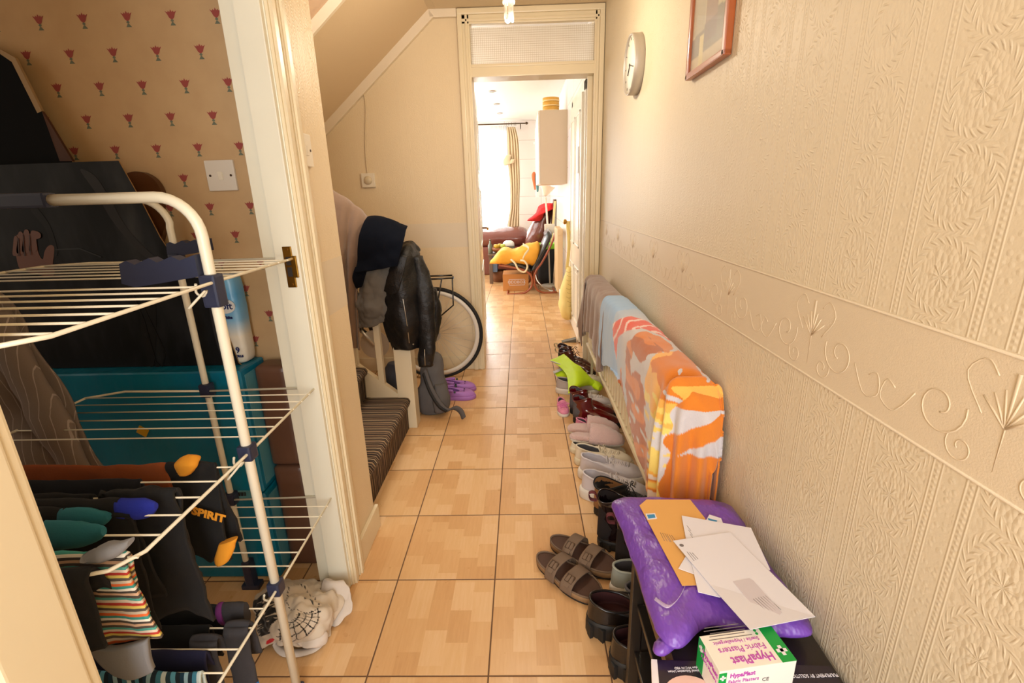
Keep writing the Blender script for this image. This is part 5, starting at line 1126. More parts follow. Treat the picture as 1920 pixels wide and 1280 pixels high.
sock('grey striped sock with yellow bands dangling under the black shorts', -.735, wy2[5]-.004, Z2-.08, .14, .05, mat_stripes('grey_band_stripes', ['8a8478', '8a8478', 'd8ccb0', '8a8478', '4a443c', '8a8478', '8a8478', '8a8478'], 2, 8), M_gtr, None, .014, seed=9)
# lower tier
M_chs = mat('charcoal_cotton', (.20, .19, .20), .95, var=.15, vscale=60, bump=.4, bscale=300); M_prp = mat('purple_cotton', (.42, .14, .40), .9); M_sky = mat('bright_blue_cotton', (.14, .42, .68), .9, bump=.3, bscale=300); M_dnv = mat('indigo_cotton', (.10, .10, .22), .95, bump=.3, bscale=300)
M_bst = mat_stripes('blue_vertical_stripes', ['1c3c50', '9ac0cc', '20303c', '3f7f98', 'c8d8d8', '25404c', '5aa0b8', '1a2830'], 0, 14, wob=.01)
flat_sock('charcoal sock with a purple heel patch on the lower tier, nearest the white upright', -.645, -.715, wy3[0]-.01, Z3, M_chs, M_prp, 1, 11, .03)
hang('vest_top', 'black top across the lower tier under the middle garments', 'top', -.95, -.70, wy3[0], Z3, .06, .10, M_bk, seed=12)
hang('boxer_shorts', 'black shorts across the second lower wire', 'shorts', -.95, -.705, wy3[1], Z3, .07, .10, M_bk, seed=13)
sock('charcoal sock with a bright blue toe hanging from the lower tier, right one', -.640, wy3[1], Z3, .17, .09, M_chs, M_sky, None, .028, seed=14)
sock('charcoal sock with a bright blue toe hanging from the lower tier, left one', -.695, wy3[1]-.03, Z3-.004, .16, .04, M_chs, M_sky, None, .030, seed=15)
hang('indigo_top', 'dark indigo garment across the lower tier above the blue stripes', 'top', -.95, -.672, wy3[2]-.010, Z3, .07, .06, M_dnv, seed=16)
hang('striped_shorts', 'blue, white and black vertically striped shorts at the bottom of the airer', 'shorts', -.87, -.652, wy3[3]-.005, Z3, .10, .08, M_bst, wr=.008, seed=17)
hang('dark_shirt', 'black garment at the left end of the lower tier, beside the blue stripes', 'top', -1.05, -.872, wy3[3]-.002, Z3, .13, .09, M_nvk, wr=.008, seed=18)
# grey pinstripe shirt hanging from the top tier
M_pin = mat_stripes('grey_pinstripe', ['7d716a']*11+['a69b93'], 0, 50, wob=.0015)
t_ = thing('shirt', 'grey-brown pinstripe shirt hanging behind the airer at the left edge', 'shirt', (-1.25, 1.12, 1.0))
def g11(px, py, Y=1.12): return G(px, py, Y)
cloth([[(-1.45, 1.13, 1.10), (-1.30, 1.12, 1.103), (-1.262, 1.11, 1.098)], [(-1.50, 1.11, 1.02), (-1.33, 1.08, 1.04), (-1.232, 1.12, 1.02)], [(-1.50, 1.12, .90), (-1.33, 1.06, .90), (-1.185, 1.11, .90)], [(-1.50, 1.12, .74), (-1.31, 1.05, .74), (-1.150, 1.11, .73)], [(-1.48, 1.12, .58), (-1.29, 1.06, .56), (-1.125, 1.11, .565)]], 30, 30, wr=.012, wf=8, fold=lambda u, v: .012*math.sin(v*17+u*3)).build('body', M_pin, t_, thick=.006)
m = MB(); m.body([((-1.245, 1.085, 1.02), (.03, 0, 0), (0, .03, 0)), ((-1.225, 1.07, .93), (.045, 0, 0), (0, .03, 0)), ((-1.19, 1.065, .80), (.046, 0, 0), (0, .026, 0)), ((-1.165, 1.065, .66), (.042, 0, 0), (0, .024, 0)), ((-1.15, 1.065, .57), (.038, 0, 0), (0, .02, 0))], 18, .014, 10, 3); m.build('sleeve', M_pin, t_)
# ---- teal boxes, brown boxes
t = NT('teal_wrap'); o_ = t.xyz('Object')[0]
t.put(t.b.inputs['Base Color'], t.mix(t.noise(o_, 5, 3), lin((.0, .38, .50)), lin((.03, .50, .62)))); t.b.inputs['Roughness'].default_value = .35
t.bump(t.noise(t.map(o_, (1, 1, .35)), 13, 3), .5, .02); M_tl = t.m; M_tape = mat('clear_box_tape', (.35, .60, .66), .15, coat=.6)
M_lab = mat('label_paper', (.62, .58, .55), .8); M_pr = mat('label_print', (.12, .12, .12), .8); M_ysk = mat('yellow_sticker', (.80, .62, .12), .6)
TXa, TXb, TYa, TYb = -1.62, -.858, 1.345, 1.487
for k, (za, zb) in enumerate(((0, .335), (.339, .762))):
    t_ = thing('teal_box', ('teal plastic-wrapped box on the floor, the lower one behind the airer', 'teal plastic-wrapped box on top, carrying the coat print and toilet rolls')[k], 'box', ((TXa+TXb)/2, TYa, za), 'stacked teal boxes')
    MB().box((TXa, TYa, za), (TXb, TYb, zb), .012, seg=3).build('carton', M_tl, t_)
    MB().box((TXb-.045, TYa-.0008, za+.02), (TXb-.010, TYa+.002, zb-.02)).box((TXb-.002, TYa+.02, za+.02), (TXb+.0008, TYb-.02, zb-.02)).build('side_tape', M_tape, t_)
    if k == 0:
        a = G(455, 925, TYa); MB().box((a.x-.035, TYa-.0014, a.z-.016), (TXb-.02, TYa, a.z+.012)).build('barcode_tape', M_tape, t_)
        m = MB()
        for q in range(9): m.box((a.x-.02+q*.0035, TYa-.0022, a.z-.008), (a.x-.0185+q*.0035+.0008*(q % 3), TYa-.001, a.z+.006))
        m.build('barcode', M_pr, t_)
    else:
        a = G(268, 808, TYa); MB().box((-.016, -.001, -.014), (.016, .001, .014), 0, Matrix.Translation((a.x, TYa-.001, a.z)) @ Matrix.Rotation(.6, 4, 'Y')).build('yellow_sticker', M_ysk, t_)
a = G(330, 905, TYa-.01); t_ = thing('shipping_label', 'pale printed label sheet on the front of the teal boxes behind the laundry', 'label', (a.x, TYa, a.z))
MB().box((a.x-.055, TYa-.004, a.z-.03), (a.x+.05, TYa-.0022, a.z+.05)).build('sheet', M_lab, t_)
text('LM-4', .022, frame(Vector((a.x+.0, TYa-.0045, a.z+.035)), (1, 0, 0), (0, 0, 1)), M_pr, t_)
M_brb = mat('brown_vinyl', (.40, .27, .20), .45, var=.08, vscale=10, coat=.2)
for k, (za, zb) in enumerate(((0, .40), (.404, .755))):
    t_ = single(MB().box((-.85, 1.40, za), (-.748, 1.484, zb), .022, seg=3), 'storage_box', M_brb, ('brown wrapped box standing on the floor in the corner, the lower one', 'brown wrapped box in the corner, the upper one beside the teal boxes')[k], 'box', (-.80, 1.44, za), 'brown boxes in the corner', smooth=True)
# ---- toilet roll pack
t = NT('soft_pack'); z = t.xyz('Object')[3]
t.put(t.b.inputs['Base Color'], t.ramp(t.M('DIVIDE', z, .29), [(0, 'ded6c4'), (.30, 'ded6c4'), (.48, '7fb4d8'), (.75, '5aa2d4'), (.93, '7db8dc'), (1, 'd8b98a')])); t.b.inputs['Roughness'].default_value = .3; t.bump(t.noise(t.xyz('Object')[0], 22, 3), .4, .008)
t_ = thing('toilet_roll_pack', 'pale blue plastic pack of nine toilet rolls standing on the teal boxes', 'toilet rolls', (0, 0, 0))
MB().body([((0, 0, 0), (.095, 0, 0), (0, .030, 0)), ((0, 0, .02), (.105, 0, 0), (0, .036, 0)), ((0, 0, .14), (.107, 0, 0), (0, .037, 0)), ((0, 0, .26), (.105, 0, 0), (0, .036, 0)), ((0, 0, .285), (.09, 0, 0), (0, .026, 0))], 40, .002, 20, 1, 5).build('wrapper', t.m, t_)
M_txb = mat('pack_blue_ink', (.10, .14, .36), .5)
Mt = lambda x, z: frame(Vector((x, -.0385, z)), (1, 0, 0), (0, 0, 1))
m = MB(); m.lathe([(.030, 0), (.030, .0006)], (0, 0, 0), 30, Mt(.073, .185) @ Matrix.Diagonal((1.05, .75, 1, 1))); m.build('label_oval', mat('pack_white', (.86, .86, .85), .5), t_)
for s_, z_, sz in (('Luxury', .203, .011), ('soft', .185, .030), ('White', .150, .013), ('9', .045, .026), ('ROLLS', .026, .010)):
    text(s_, sz, Mt(.073 if z_ > .1 else .086, z_) @ Matrix.Translation((0, 0, .001)), M_txb, t_, bold=.0006)
t_.location = (-.974, 1.444, .764)
# ---- cardboard standee print of a black coat with a hand
t = NT('printed_coat'); o_, x, y, z = t.xyz('Object')
v = t.map(o_, (2.2, 1, .8), (0, D(35), 0)); n1 = t.noise(v, 3.2, 4, .55)
t.put(t.b.inputs['Base Color'], t.ramp(n1, [(.0, '09090a'), (.46, '131416'), (.60, '26282b'), (.75, '3a3b3d'), (1, '5a5856')])); t.b.inputs['Roughness'].default_value = .55; t.b.inputs['Specular IOR Level'].default_value = .2; M_coat = t.m
M_cb = mat('cardboard_edge', (.62, .48, .30), .8)
YS = 1.40
def gs(px, py, Y=YS): return G(px, py, Y)
op = [(-160, 316), (0, 309), (222, 301), (262, 372), (300, 445), (330, 490), (372, 500), (392, 540), (412, 590), (432, 640), (447, 680), (456, 703), (150, 706), (-160, 708)]
P = [gs(*q) for q in op]
for p in P: p.z = max(p.z, .7635)
t_ = thing('cardboard_cutout', 'glossy cardboard cutout printed with a black coat and a hand', 'cardboard cutout', gs(220, 705))
def face_plate(P, mt, edge, name, par, th=.004, yb=.0006):
    m = MB(); a = m.ring([p for p in P]); m.cap(a); m.mi = 1; b2 = m.ring([p+Vector((0, th, 0)) for p in P]); a2 = m.ring([p+Vector((0, .0002, 0)) for p in P]); m.bridge(a2, b2, False); m.cap(b2); return m.build(name, [mt, edge], par, thick=0)
face_plate(P, M_coat, M_cb, 'board', t_)
def decal(pts, name, mt, Y=YS-.0008, th=.0005):
    m = MB(); m.prism([G(px, py, Y) for px, py in pts], (0, th, 0)); return m.build(name, mt, t_)
M_sk = mat('printed_skin', (.42, .24, .15), .5, var=.12, vscale=18); M_sk2 = mat('printed_skin_shadow', (.24, .12, .07), .5); M_ln = mat('printed_seam', (.015, .015, .018), .5); M_gy = mat('printed_grey', (.12, .12, .125), .55, spec=.2); M_gy2 = mat('printed_grey_fold', (.19, .19, .20), .55, spec=.2)
def sm(pts, n=60): return [(p[0], p[1]) for p in resample([(a, b) for a, b in pts], n, True)]
decal(sm([(38, 505), (30, 480), (26, 462), (30, 442), (45, 436), (60, 440), (68, 452), (72, 474), (80, 486), (84, 470), (92, 460), (101, 462), (101, 478), (99, 495), (102, 512), (92, 518), (60, 512)]), 'hand', M_sk)
for fx, y0_, y1_, w_ in ((29, 444, 478, 5), (38, 436, 474, 6.5), (49, 432, 472, 7), (62, 437, 470, 7)):
    decal(sm([(fx-w_, y1_), (fx-w_*.9, (y0_+y1_)/2), (fx-w_*.6, y0_+2), (fx, y0_-2), (fx+w_*.7, y0_+2), (fx+w_*.9, (y0_+y1_)/2), (fx+w_, y1_)], 30), 'finger', M_sk, YS-.0016)
decal(sm([(60, 432), (74, 436), (76, 445), (66, 448), (58, 441)], 24), 'finger', M_sk, YS-.0022)
for a, b_ in (((34, 446), (36, 480)), ((43, 440), (46, 480)), ((55, 440), (57, 478))): decal([(a[0]-.7, a[1]), (a[0]+.7, a[1]), (b_[0]+.8, b_[1]), (b_[0]-.8, b_[1])], 'finger_line', M_sk2, YS-.003)
decal(sm([(150, 318), (178, 330), (205, 370), (240, 430), (290, 480), (330, 498), (318, 505), (270, 480), (215, 420), (180, 362)], 50), 'fold_highlight', M_gy2, YS-.0007)
decal(sm([(60, 380), (92, 420), (108, 470), (100, 478), (85, 430), (58, 395)], 40), 'fold_highlight', M_gy, YS-.0007)
decal(sm([(262, 520), (290, 560), (292, 650), (284, 690), (268, 640), (262, 580)], 40), 'fold_highlight', M_gy, YS-.0007)
decal(sm([(388, 545), (405, 590), (425, 650), (438, 690), (425, 695), (408, 650), (396, 600)], 40), 'fold_highlight', M_gy2, YS-.0007)
for a, b_ in (((104, 468), (150, 466)), ((150, 466), (190, 482)), ((225, 500), (270, 600)), ((270, 600), (300, 705)), ((300, 705), (310, 660)), ((310, 660), (262, 560))):
    dx, dy = b_[0]-a[0], b_[1]-a[1]; L_ = math.hypot(dx, dy); nx, ny = -dy/L_*1.1, dx/L_*1.1
    decal([(a[0]+nx, a[1]+ny), (b_[0]+nx, b_[1]+ny), (b_[0]-nx, b_[1]-ny), (a[0]-nx, a[1]-ny)], 'seam', M_ln, YS-.0014)
for bx_, by_ in ((275, 628), (295, 685), (237, 575)): decal(sm([(bx_-5, by_), (bx_, by_-5), (bx_+5, by_), (bx_, by_+5)], 16), 'button', M_ln, YS-.0018)
m = MB(); m.prism([gs(232, 520, YS+.006), gs(262, 520, YS+.006), Vector((gs(300, 700).x, 1.475, .765)), Vector((gs(200, 700).x, 1.475, .765))], (0, .003, 0)); m.build('rear_strut', M_cb, t_)
# second, taller board leaning behind it
t_ = thing('black_board', 'tall black board with a pale taped edge leaning on the flowered wall', 'board', G(40, 300, 1.45))
PB = [G(-160, 60, 1.46), G(0, 92, 1.46), G(28, 108, 1.46), (G(78, 208, 1.455)), (G(132, 302, 1.45)), G(190, 700, 1.436), G(-160, 708, 1.436)]
for p in PB: p.z = max(p.z, .7635)
m = MB(); m.prism(PB, (0, .006, 0)); m.build('panel', mat('black_card', (.035, .035, .04), .7, spec=.1), t_)
m = MB(); m.prism([G(0, 92, 1.459), G(28, 108, 1.459), G(78, 208, 1.454), G(70, 212, 1.454), G(22, 116, 1.459), G(0, 101, 1.459)], (0, .008, 0)); m.build('taped_edge', mat('beige_tape', (.66, .55, .40), .7), t_)
m = MB(); m.prism([G(78, 208, 1.454), G(90, 226, 1.454), G(136, 302, 1.449), G(112, 302, 1.449)], (0, .008, 0)); m.build('brown_edge', mat('brown_card', (.30, .17, .09), .7), t_)
m = MB(); m.prism([Vector((p[0], 1.470, p[1])) for p in [(G(x, y, 1.47).x, G(x, y, 1.47).z) for x, y in sm([(236, 326), (262, 322), (288, 336), (303, 362), (302, 392), (313, 410), (304, 440), (292, 470), (250, 500), (225, 420), (222, 350)], 50)]], (0, .020, 0))
m.box((G(280, 500, 1.47).x-.06, 1.472, .7635), (G(280, 500, 1.47).x, 1.488, G(270, 480, 1.47).z)); o = single(m, 'wooden_chair_back', mat('dark_varnished_wood', (.34, .20, .09), .4, var=.2, vscale=14), 'rounded dark brown wooden panel showing behind the coat cutout', 'panel', G(270, 420, 1.47))
# ---- white printed bag crumpled on the floor
def bag_col(u, v, p):
    n1 = noise.noise(Vector((u*9, v*30, 2))); n2 = noise.noise(Vector((u*5, v*6, 5)))
    w_ = (.80, .74, .66)
    du, dv = u-.42, v-.55; r = math.hypot(du, dv*.8); an = math.atan2(dv, du)
    if .02 < u < .40 and .08 < v < .80 and (u-.10)**2*4+(v-.42)**2*1.5 < .26+.05*n2:
        return (.08, .06, .05) if n1 < .25 else w_
    if r > .06 and r < .30 and -.4 < an < 1.9:
        if (math.sin(an*22) > .86) or (math.sin(r*95) > .86): return (.10, .08, .07)
    if .56 < u < .66 and abs(v-.30) < .03+.02*math.sin(u*60): return (.12, .12, .11)
    if abs(math.hypot(u-.56, (v-.32)*.9)-.16) < .006 and math.sin(math.atan2(v-.32, u-.56)*36) > 0: return (.15, .12, .1)
    if (u-.17)**2+(v-.93)**2*1.2 < .0022: return (.78, .16, .18)
    return w_
t_ = thing('tote_bag', 'white cloth tote bag with black print crumpled on the floor by the door jamb', 'bag', F(570, 1150))
def g0(px, py, z): return F(px, py, z)
rows = [[g0(478, 1130, .0), g0(500, 1100, .04), g0(535, 1083, .05), g0(580, 1088, .03), g0(620, 1096, .0)],
        [g0(478, 1150, .03), g0(510, 1130, .09), g0(555, 1118, .11), g0(600, 1122, .09), g0(636, 1118, .03)],
        [g0(482, 1165, .04), g0(512, 1152, .10), g0(560, 1148, .125), g0(606, 1148, .10), g0(640, 1140, .04)],
        [g0(480, 1190, .03), g0(512, 1180, .08), g0(556, 1178, .10), g0(600, 1178, .07), g0(626, 1168, .02)],
        [g0(488, 1215, .0), g0(515, 1208, .03), g0(550, 1210, .03), g0(590, 1205, .02), g0(616, 1190, .0)]]
cloth(rows, 130, 130, wr=.020, wf=17, seed=3, colfn=bag_col).build('body', mat_attr('printed_cotton', .9, .3, 300), t_, thick=.003)
M_cot = mat('off_white_cotton', (.82, .77, .72), .9, bump=.3, bscale=300)
m = MB(); m.body([(g0(612, 1100, .06), (.02, 0, .0), (0, .02, .01)), (g0(634, 1108, .065), (.032, 0, 0), (0, .02, .02)), (g0(644, 1130, .045), (.030, 0, 0), (0, .02, .016)), (g0(636, 1152, .02), (.026, 0, 0), (0, .014, .008)), (g0(630, 1166, .008), (.018, 0, 0), (0, .008, .003))], 24, .018, 22, 2, 3.2); m.build('loose_fold', M_cot, t_)
m = MB(); m.body([(g0(560, 1188, .05), (.02, 0, 0), (0, .015, .01)), (g0(580, 1190, .055), (.03, 0, 0), (0, .025, .02)), (g0(600, 1196, .035), (.025, 0, 0), (0, .02, .015)), (g0(606, 1206, .012), (.012, 0, 0), (0, .01, .005))], 18, .008, 20, 6); m.build('loose_fold', M_cot, t_)
m = MB(); s_ = curve([g0(606, 1205, .012), g0(590, 1216, .010), g0(560, 1224, .010), g0(530, 1222, .010), g0(516, 1205, .018), g0(530, 1196, .03), g0(548, 1204, .03)], 30)
m.loft([[p+Vector((0, -.011, 0)), p+Vector((0, .011, .004))] for p in s_], closed=False); m.build('handle', M_cot, t_, thick=.004)

# ================================================================ THE KITCHEN
# wall cabinet with bamboo steamer
cy = 5.5; ca0, ca1 = G(1012, 205, cy), G(1064, 345, cy); zb_, zt_ = G(1030, 345, cy).z, G(1030, 206, cy).z
t_ = thing('wall_cabinet', 'pale wall cabinet hanging at the right side of the kitchen', 'cabinet', (KX, cy, zb_)); M_cab = mat('beige_laminate', (.82, .74, .63), .45)
MB().box((ca0.x, cy, zb_), (KX, cy+.9, zt_), .003).build('carcass', M_cab, t_)
for k in range(2): MB().box((ca0.x-.018, cy+.01+k*.445, zb_+.004), (ca0.x-.001, cy+.445+k*.445, zt_-.004), .003).build('door', M_door, t_)
sx = (ca0.x+KX)/2-.02
t_ = thing('bamboo_steamer', 'yellow three-tier bamboo steamer on top of the kitchen wall cabinet', 'steamer', (sx, cy+.14, zt_)); M_bam = mat('bamboo', (.88, .66, .26), .5, var=.1, vscale=30); M_bam2 = mat('bamboo_band', (.93, .82, .58), .5)
for k, (z0_, h_) in enumerate(((0, .045), (.047, .045), (.094, .040))):
    MB().lathe([(.085, z0_), (.088, z0_+.002), (.088, z0_+h_), (.084, z0_+h_+.001)], (sx, cy+.14, zt_), 36).build('lid' if k == 2 else 'basket', M_bam, t_)
    MB().lathe([(.0895, z0_+.004), (.0895, z0_+.014), (.088, z0_+.015)], (sx, cy+.14, zt_), 36, None, False).build('band', M_bam2, t_)
# curtain rod, curtains
ry = 8.50; a, b_ = G(860, 233, ry), G(985, 231, ry); rz = b_.z
t_ = thing('curtain_rod', 'thin dark curtain rod with rings above the garden doors', 'curtain rod', ((a.x+b_.x)/2, ry, rz)); M_rod = mat('dark_brass_rod', (.35, .27, .18), .4, .5)
MB().tube([(-2.2, ry, rz), (b_.x, ry, rz)], .010, 10).build('rod', M_rod, t_)
MB().lathe([(.010, 0), (.02, .01), (.02, .03), (.005, .045)], (b_.x, ry, rz), 14, Matrix.Rotation(PI/2, 4, 'Y')).build('finial', M_rod, t_)
MB().tube([(b_.x-.08, ry, rz-.01), (b_.x-.08, ry, rz-.05), (b_.x-.08, KY+.01, rz-.06)], .007, 8).build('bracket', M_rod, t_)
m = MB()
for px in (949, 954, 959, 964, 967): c = G(px, 233, ry); m.tube([(c.x, ry+.02*math.cos(q), rz-.006+.024*math.sin(q)) for q in np.linspace(0, 2*PI, 14, endpoint=False)], .003, 5, closed=True)
o = m.build('rings', M_rod, t_); o['kind'] = 'stuff'
M_cur = mat('cream_curtain', (.88, .80, .66), .9)
cu = lambda px, py, Y=8.46: G(px, py, Y)
foldc = lambda u, v: .022*math.sin(u*30)
rows = [[cu(950, 238), cu(958, 238), cu(966, 238)], [cu(951, 262), cu(962, 262), cu(972, 262)], [cu(952, 300), cu(964, 300), cu(974, 300)], [cu(956, 340), cu(966, 340), cu(975, 340)], [cu(957, 385), cu(966, 385), cu(974, 385)], [cu(952, 420), cu(963, 420), cu(974, 420)], [cu(949, 446), cu(962, 446), cu(974, 446)]]
o = cloth(rows, 50, 30, wr=.01, wf=6, fold=foldc).build('curtain', M_cur, loc=cu(962, 238), thick=.004); prop(o, 'long cream curtain gathered at the right of the garden doors', 'curtain')
m = MB(); m.body([(cu(954, 290, 8.40), (.04, 0, 0), (0, .03, 0)), (cu(950, 302, 8.40), (.06, 0, 0), (0, .04, 0)), (cu(955, 308, 8.40), (.07, 0, .02), (0, .04, 0)), (cu(962, 298, 8.40), (.03, 0, 0), (0, .02, 0))], 14, .012, 10); m.build('tieback_bunch', M_cur, o)
t = NT('sheer_net'); t.b.inputs['Base Color'].default_value = (1, 1, 1, 1); t.b.inputs['Roughness'].default_value = 1; t.b.inputs['Alpha'].default_value = .75; t.b.inputs['Transmission Weight'].default_value = .35
o = cloth([[cu(918, 236, 8.54), cu(935, 236, 8.54), cu(953, 236, 8.54)], [cu(918, 340, 8.54), cu(936, 340, 8.54), cu(955, 340, 8.54)], [cu(920, 452, 8.54), cu(935, 452, 8.54), cu(950, 452, 8.54)]], 60, 6, fold=lambda u, v: .015*math.sin(u*60)).build('net_curtain', t.m, loc=cu(935, 236), thick=.002); prop(o, 'bright white net curtain over the garden doors', 'curtain')
# hanging utensils and rail near the cabinet
t_ = thing('utensil_rail', 'narrow white rail with hanging cloths on the kitchen side of the cabinet', 'rail', G(1003, 320, 6.9))
u_ = lambda px, py, Y=6.9: G(px, py, Y)
MB().box((u_(1004, 300).x, 6.88, u_(1004, 370).z), (u_(1010, 300).x, 6.93, u_(1004, 240).z), .003).build('upright', M_upvc, t_)
MB().box((u_(1004, 300).x-.02, 6.86, u_(1004, 268).z-.01), (KX, 6.95, u_(1004, 268).z+.01), .002).build('arm', M_upvc, t_)
M_oc = mat('orange_cloth', (.90, .50, .32), .9); M_tc = mat('teal_cloth', (.35, .55, .58), .9)
m = MB(); m.body([(u_(1001, 322), (.012, 0, 0), (0, .012, 0)), (u_(1001, 330), (.03, 0, 0), (0, .015, 0)), (u_(1003, 350), (.018, 0, 0), (0, .012, 0)), (u_(1003, 356), (.008, 0, 0), (0, .006, 0))], 12); single(m, 'oven_mitt', M_oc, 'small orange cloth hanging by the kitchen cabinet', 'cloth', u_(1001, 330))
m = MB(); m.body([(u_(1007, 320, 6.85), (.012, 0, 0), (0, .012, 0)), (u_(1007, 335, 6.85), (.025, 0, 0), (0, .015, 0)), (u_(1008, 356, 6.85), (.014, 0, 0), (0, .012, 0)), (u_(1008, 360, 6.85), (.006, 0, 0), (0, .006, 0))], 12); single(m, 'tea_towel', M_tc, 'narrow grey-teal tea towel hanging by the kitchen cabinet', 'cloth', u_(1007, 335))
# brown leather sofa with red blanket
M_sof = mat('brown_leather', (.46, .24, .20), .25, var=.12, vscale=6, coat=.5, bump=.4, bscale=9, bdist=.03)
s7 = lambda px, py, Y=7.3: G(px, py, Y)
t_ = thing('armchair', 'brown leather armchair under the red fabric at the back of the kitchen', 'armchair', s7(1015, 500)*1.0)
m = MB(); m.body([(s7(1006, 470, 7.5), (.19, 0, 0), (0, .16, 0)), (s7(1008, 440, 7.5), (.17, 0, 0), (0, .17, 0)), (s7(1014, 420, 7.5), (.15, 0, 0), (0, .16, 0)), (s7(1022, 400, 7.5), (.12, 0, 0), (0, .14, 0)), (s7(1026, 388, 7.5), (.10, 0, 0), (0, .08, 0))], 24, .03, 5, 1); m.build('backrest', M_sof, t_)
m = MB(); m.body([((.27, 7.34, .0), (.18, 0, 0), (0, .14, 0)), ((.27, 7.34, .40), (.18, 0, 0), (0, .15, 0)), ((.27, 7.34, .50), (.17, 0, 0), (0, .13, 0))], 24, .015, 6, 2, 4); m.build('seat', M_sof, t_)
t_ = thing('sofa', 'low brown leather sofa below the cream curtain', 'sofa', (-.25, 8.0, 0))
m = MB(); m.body([((-.95, 8.05, .55), (0, .25, 0), (0, 0, .16)), ((-.4, 8.05, .56), (0, .26, 0), (0, 0, .17)), ((.02, 8.05, .56), (0, .26, 0), (0, 0, .17)), ((.12, 8.05, .50), (0, .15, 0), (0, 0, .10))], 20, .02, 6, 5); m.build('backrest', M_sof, t_)
MB().box((-.95, 7.80, 0.0), (.10, 8.28, .45), .05, seg=3).build('base', M_sof, t_)
M_redc = mat('red_fleece', (.90, .16, .17), .9, var=.15, vscale=9, bump=.8, bscale=30, bdist=.02)
m = MB(); m.body([(s7(1004, 414, 7.32), (.06, 0, 0), (0, .10, 0)), (s7(1008, 404, 7.34), (.12, 0, .05), (0, .16, 0)), (s7(1022, 396, 7.36), (.16, 0, .04), (0, .20, 0)), (s7(1027, 389, 7.38), (.14, 0, 0), (0, .16, 0)), (s7(1030, 381, 7.4), (.07, 0, 0), (0, .08, 0))], 26, .05, 7, 3); o = single(m, 'fleece_blanket', M_redc, 'bright red fleece heaped over the brown leather armchair', 'blanket', s7(1025, 395))
# folded deckchair-like boards and radiator on the right
t_ = thing('kitchen_radiator', 'tall cream column radiator on the right kitchen wall behind the cream tote bag', 'radiator', (.44, 5.7, 0)); M_crm = mat('cream_enamel', (.84, .72, .55), .4)
for k in range(4): MB().box((.40, 5.62+k*.13, .12), (.47, 5.68+k*.13, .86), .02, seg=3).build('column', M_crm, t_)
MB().box((.42, 5.6, .14), (.45, 6.1, .18), .005).box((.42, 5.6, .79), (.45, 6.1, .83), .005).build('header', M_crm, t_)
MB().tube([(.435, 5.56, .0), (.435, 5.56, .16), (.435, 5.62, .16)], .012, 8).build('pipe', M_upvc, t_)
# floor lamp in white
lp = lambda px, py, Y=6.7: G(px, py, Y)
t_ = thing('floor_lamp', 'white floor lamp with a cone shade in front of the red fleece', 'lamp', Vector((lp(1031, 440).x, 6.7, 0)))
MB().tube([lp(1023, 370), lp(1027, 425), (lp(1031, 440).x, 6.7, .02)], .012, 10).build('pole', M_wp, t_)
c = lp(1022, 368); MB().lathe([(.012, 0), (.03, .02), (.10, .13), (.105, .135)], c, 24, Matrix.Rotation(.25, 4, 'Y'), False).build('shade', mat('shade_white', (.92, .86, .78), .5), t_, thick=.003)
MB().box((lp(1021, 430).x, 6.66, lp(1021, 436).z), (lp(1040, 430).x, 6.74, lp(1021, 420).z), .006).build('clamp', M_wp, t_)
MB().lathe([(.13, 0), (.13, .02), (.02, .03)], (lp(1031, 440).x, 6.7, 0), 24).build('base', M_wp, t_)
# bentwood lounge chair
M_bw = mat('bentwood', (.60, .29, .13), .35, var=.12, vscale=12, coat=.3); M_bc = mat('black_cushion', (.19, .20, .20), .3, coat=.5, bump=.5, bscale=14, bdist=.02)
k6 = lambda px, py, Y=6.2: G(px, py, Y)
t_ = thing('lounge_chair', 'bentwood lounge chair with black leather cushions, seen from the side', 'lounge chair', k6(1000, 548))
for dy in (0, .55):
    P = [(950, 552), (968, 551), (985, 548), (996, 538), (998, 524), (993, 513), (978, 505), (955, 500), (936, 497)]
    MB().tube(curve([k6(*p)+Vector((0, dy, 0)) for p in P], 36), .014, 8).build('front_leg_rail', M_bw, t_)
    P = [(1046, 547), (1028, 549), (1012, 546), (1004, 538), (1002, 522), (1005, 508), (1016, 492), (1028, 470), (1036, 452), (1043, 432)]
    MB().tube(curve([k6(*p)+Vector((0, dy, 0)) for p in P], 36), .014, 8).build('rear_leg_rail', M_bw, t_)
m = MB()
for p in ((952, 551), (1040, 548)): q = k6(*p); m.tube([q, q+Vector((0, .55, 0))], .012, 8)
m.build('cross_bar', M_bw, t_)
cy_ = Vector((0, .27, 0))
m = MB(); m.body([(k6(944, 492)+cy_, (0, .24, 0), (-.0, 0, .03)), (k6(956, 495)+cy_, (0, .26, 0), (0, 0, .042)), (k6(978, 501)+cy_, (0, .26, 0), (.01, 0, .045)), (k6(994, 508)+cy_, (0, .25, 0), (.02, 0, .03))], 20, .012, 14, 3, 3); m.build('seat_cushion', M_bc, t_)
m = MB(); m.body([(k6(999, 508)+cy_, (0, .25, 0), (.04, 0, .02)), (k6(1007, 490)+cy_, (0, .26, 0), (.055, 0, .03)), (k6(1020, 466)+cy_, (0, .26, 0), (.06, 0, .03)), (k6(1029, 446)+cy_, (0, .25, 0), (.055, 0, .025)), (k6(1026, 436)+cy_, (0, .22, 0), (.03, 0, .03))], 20, .014, 14, 4, 3); m.build('back_cushion', M_bc, t_)
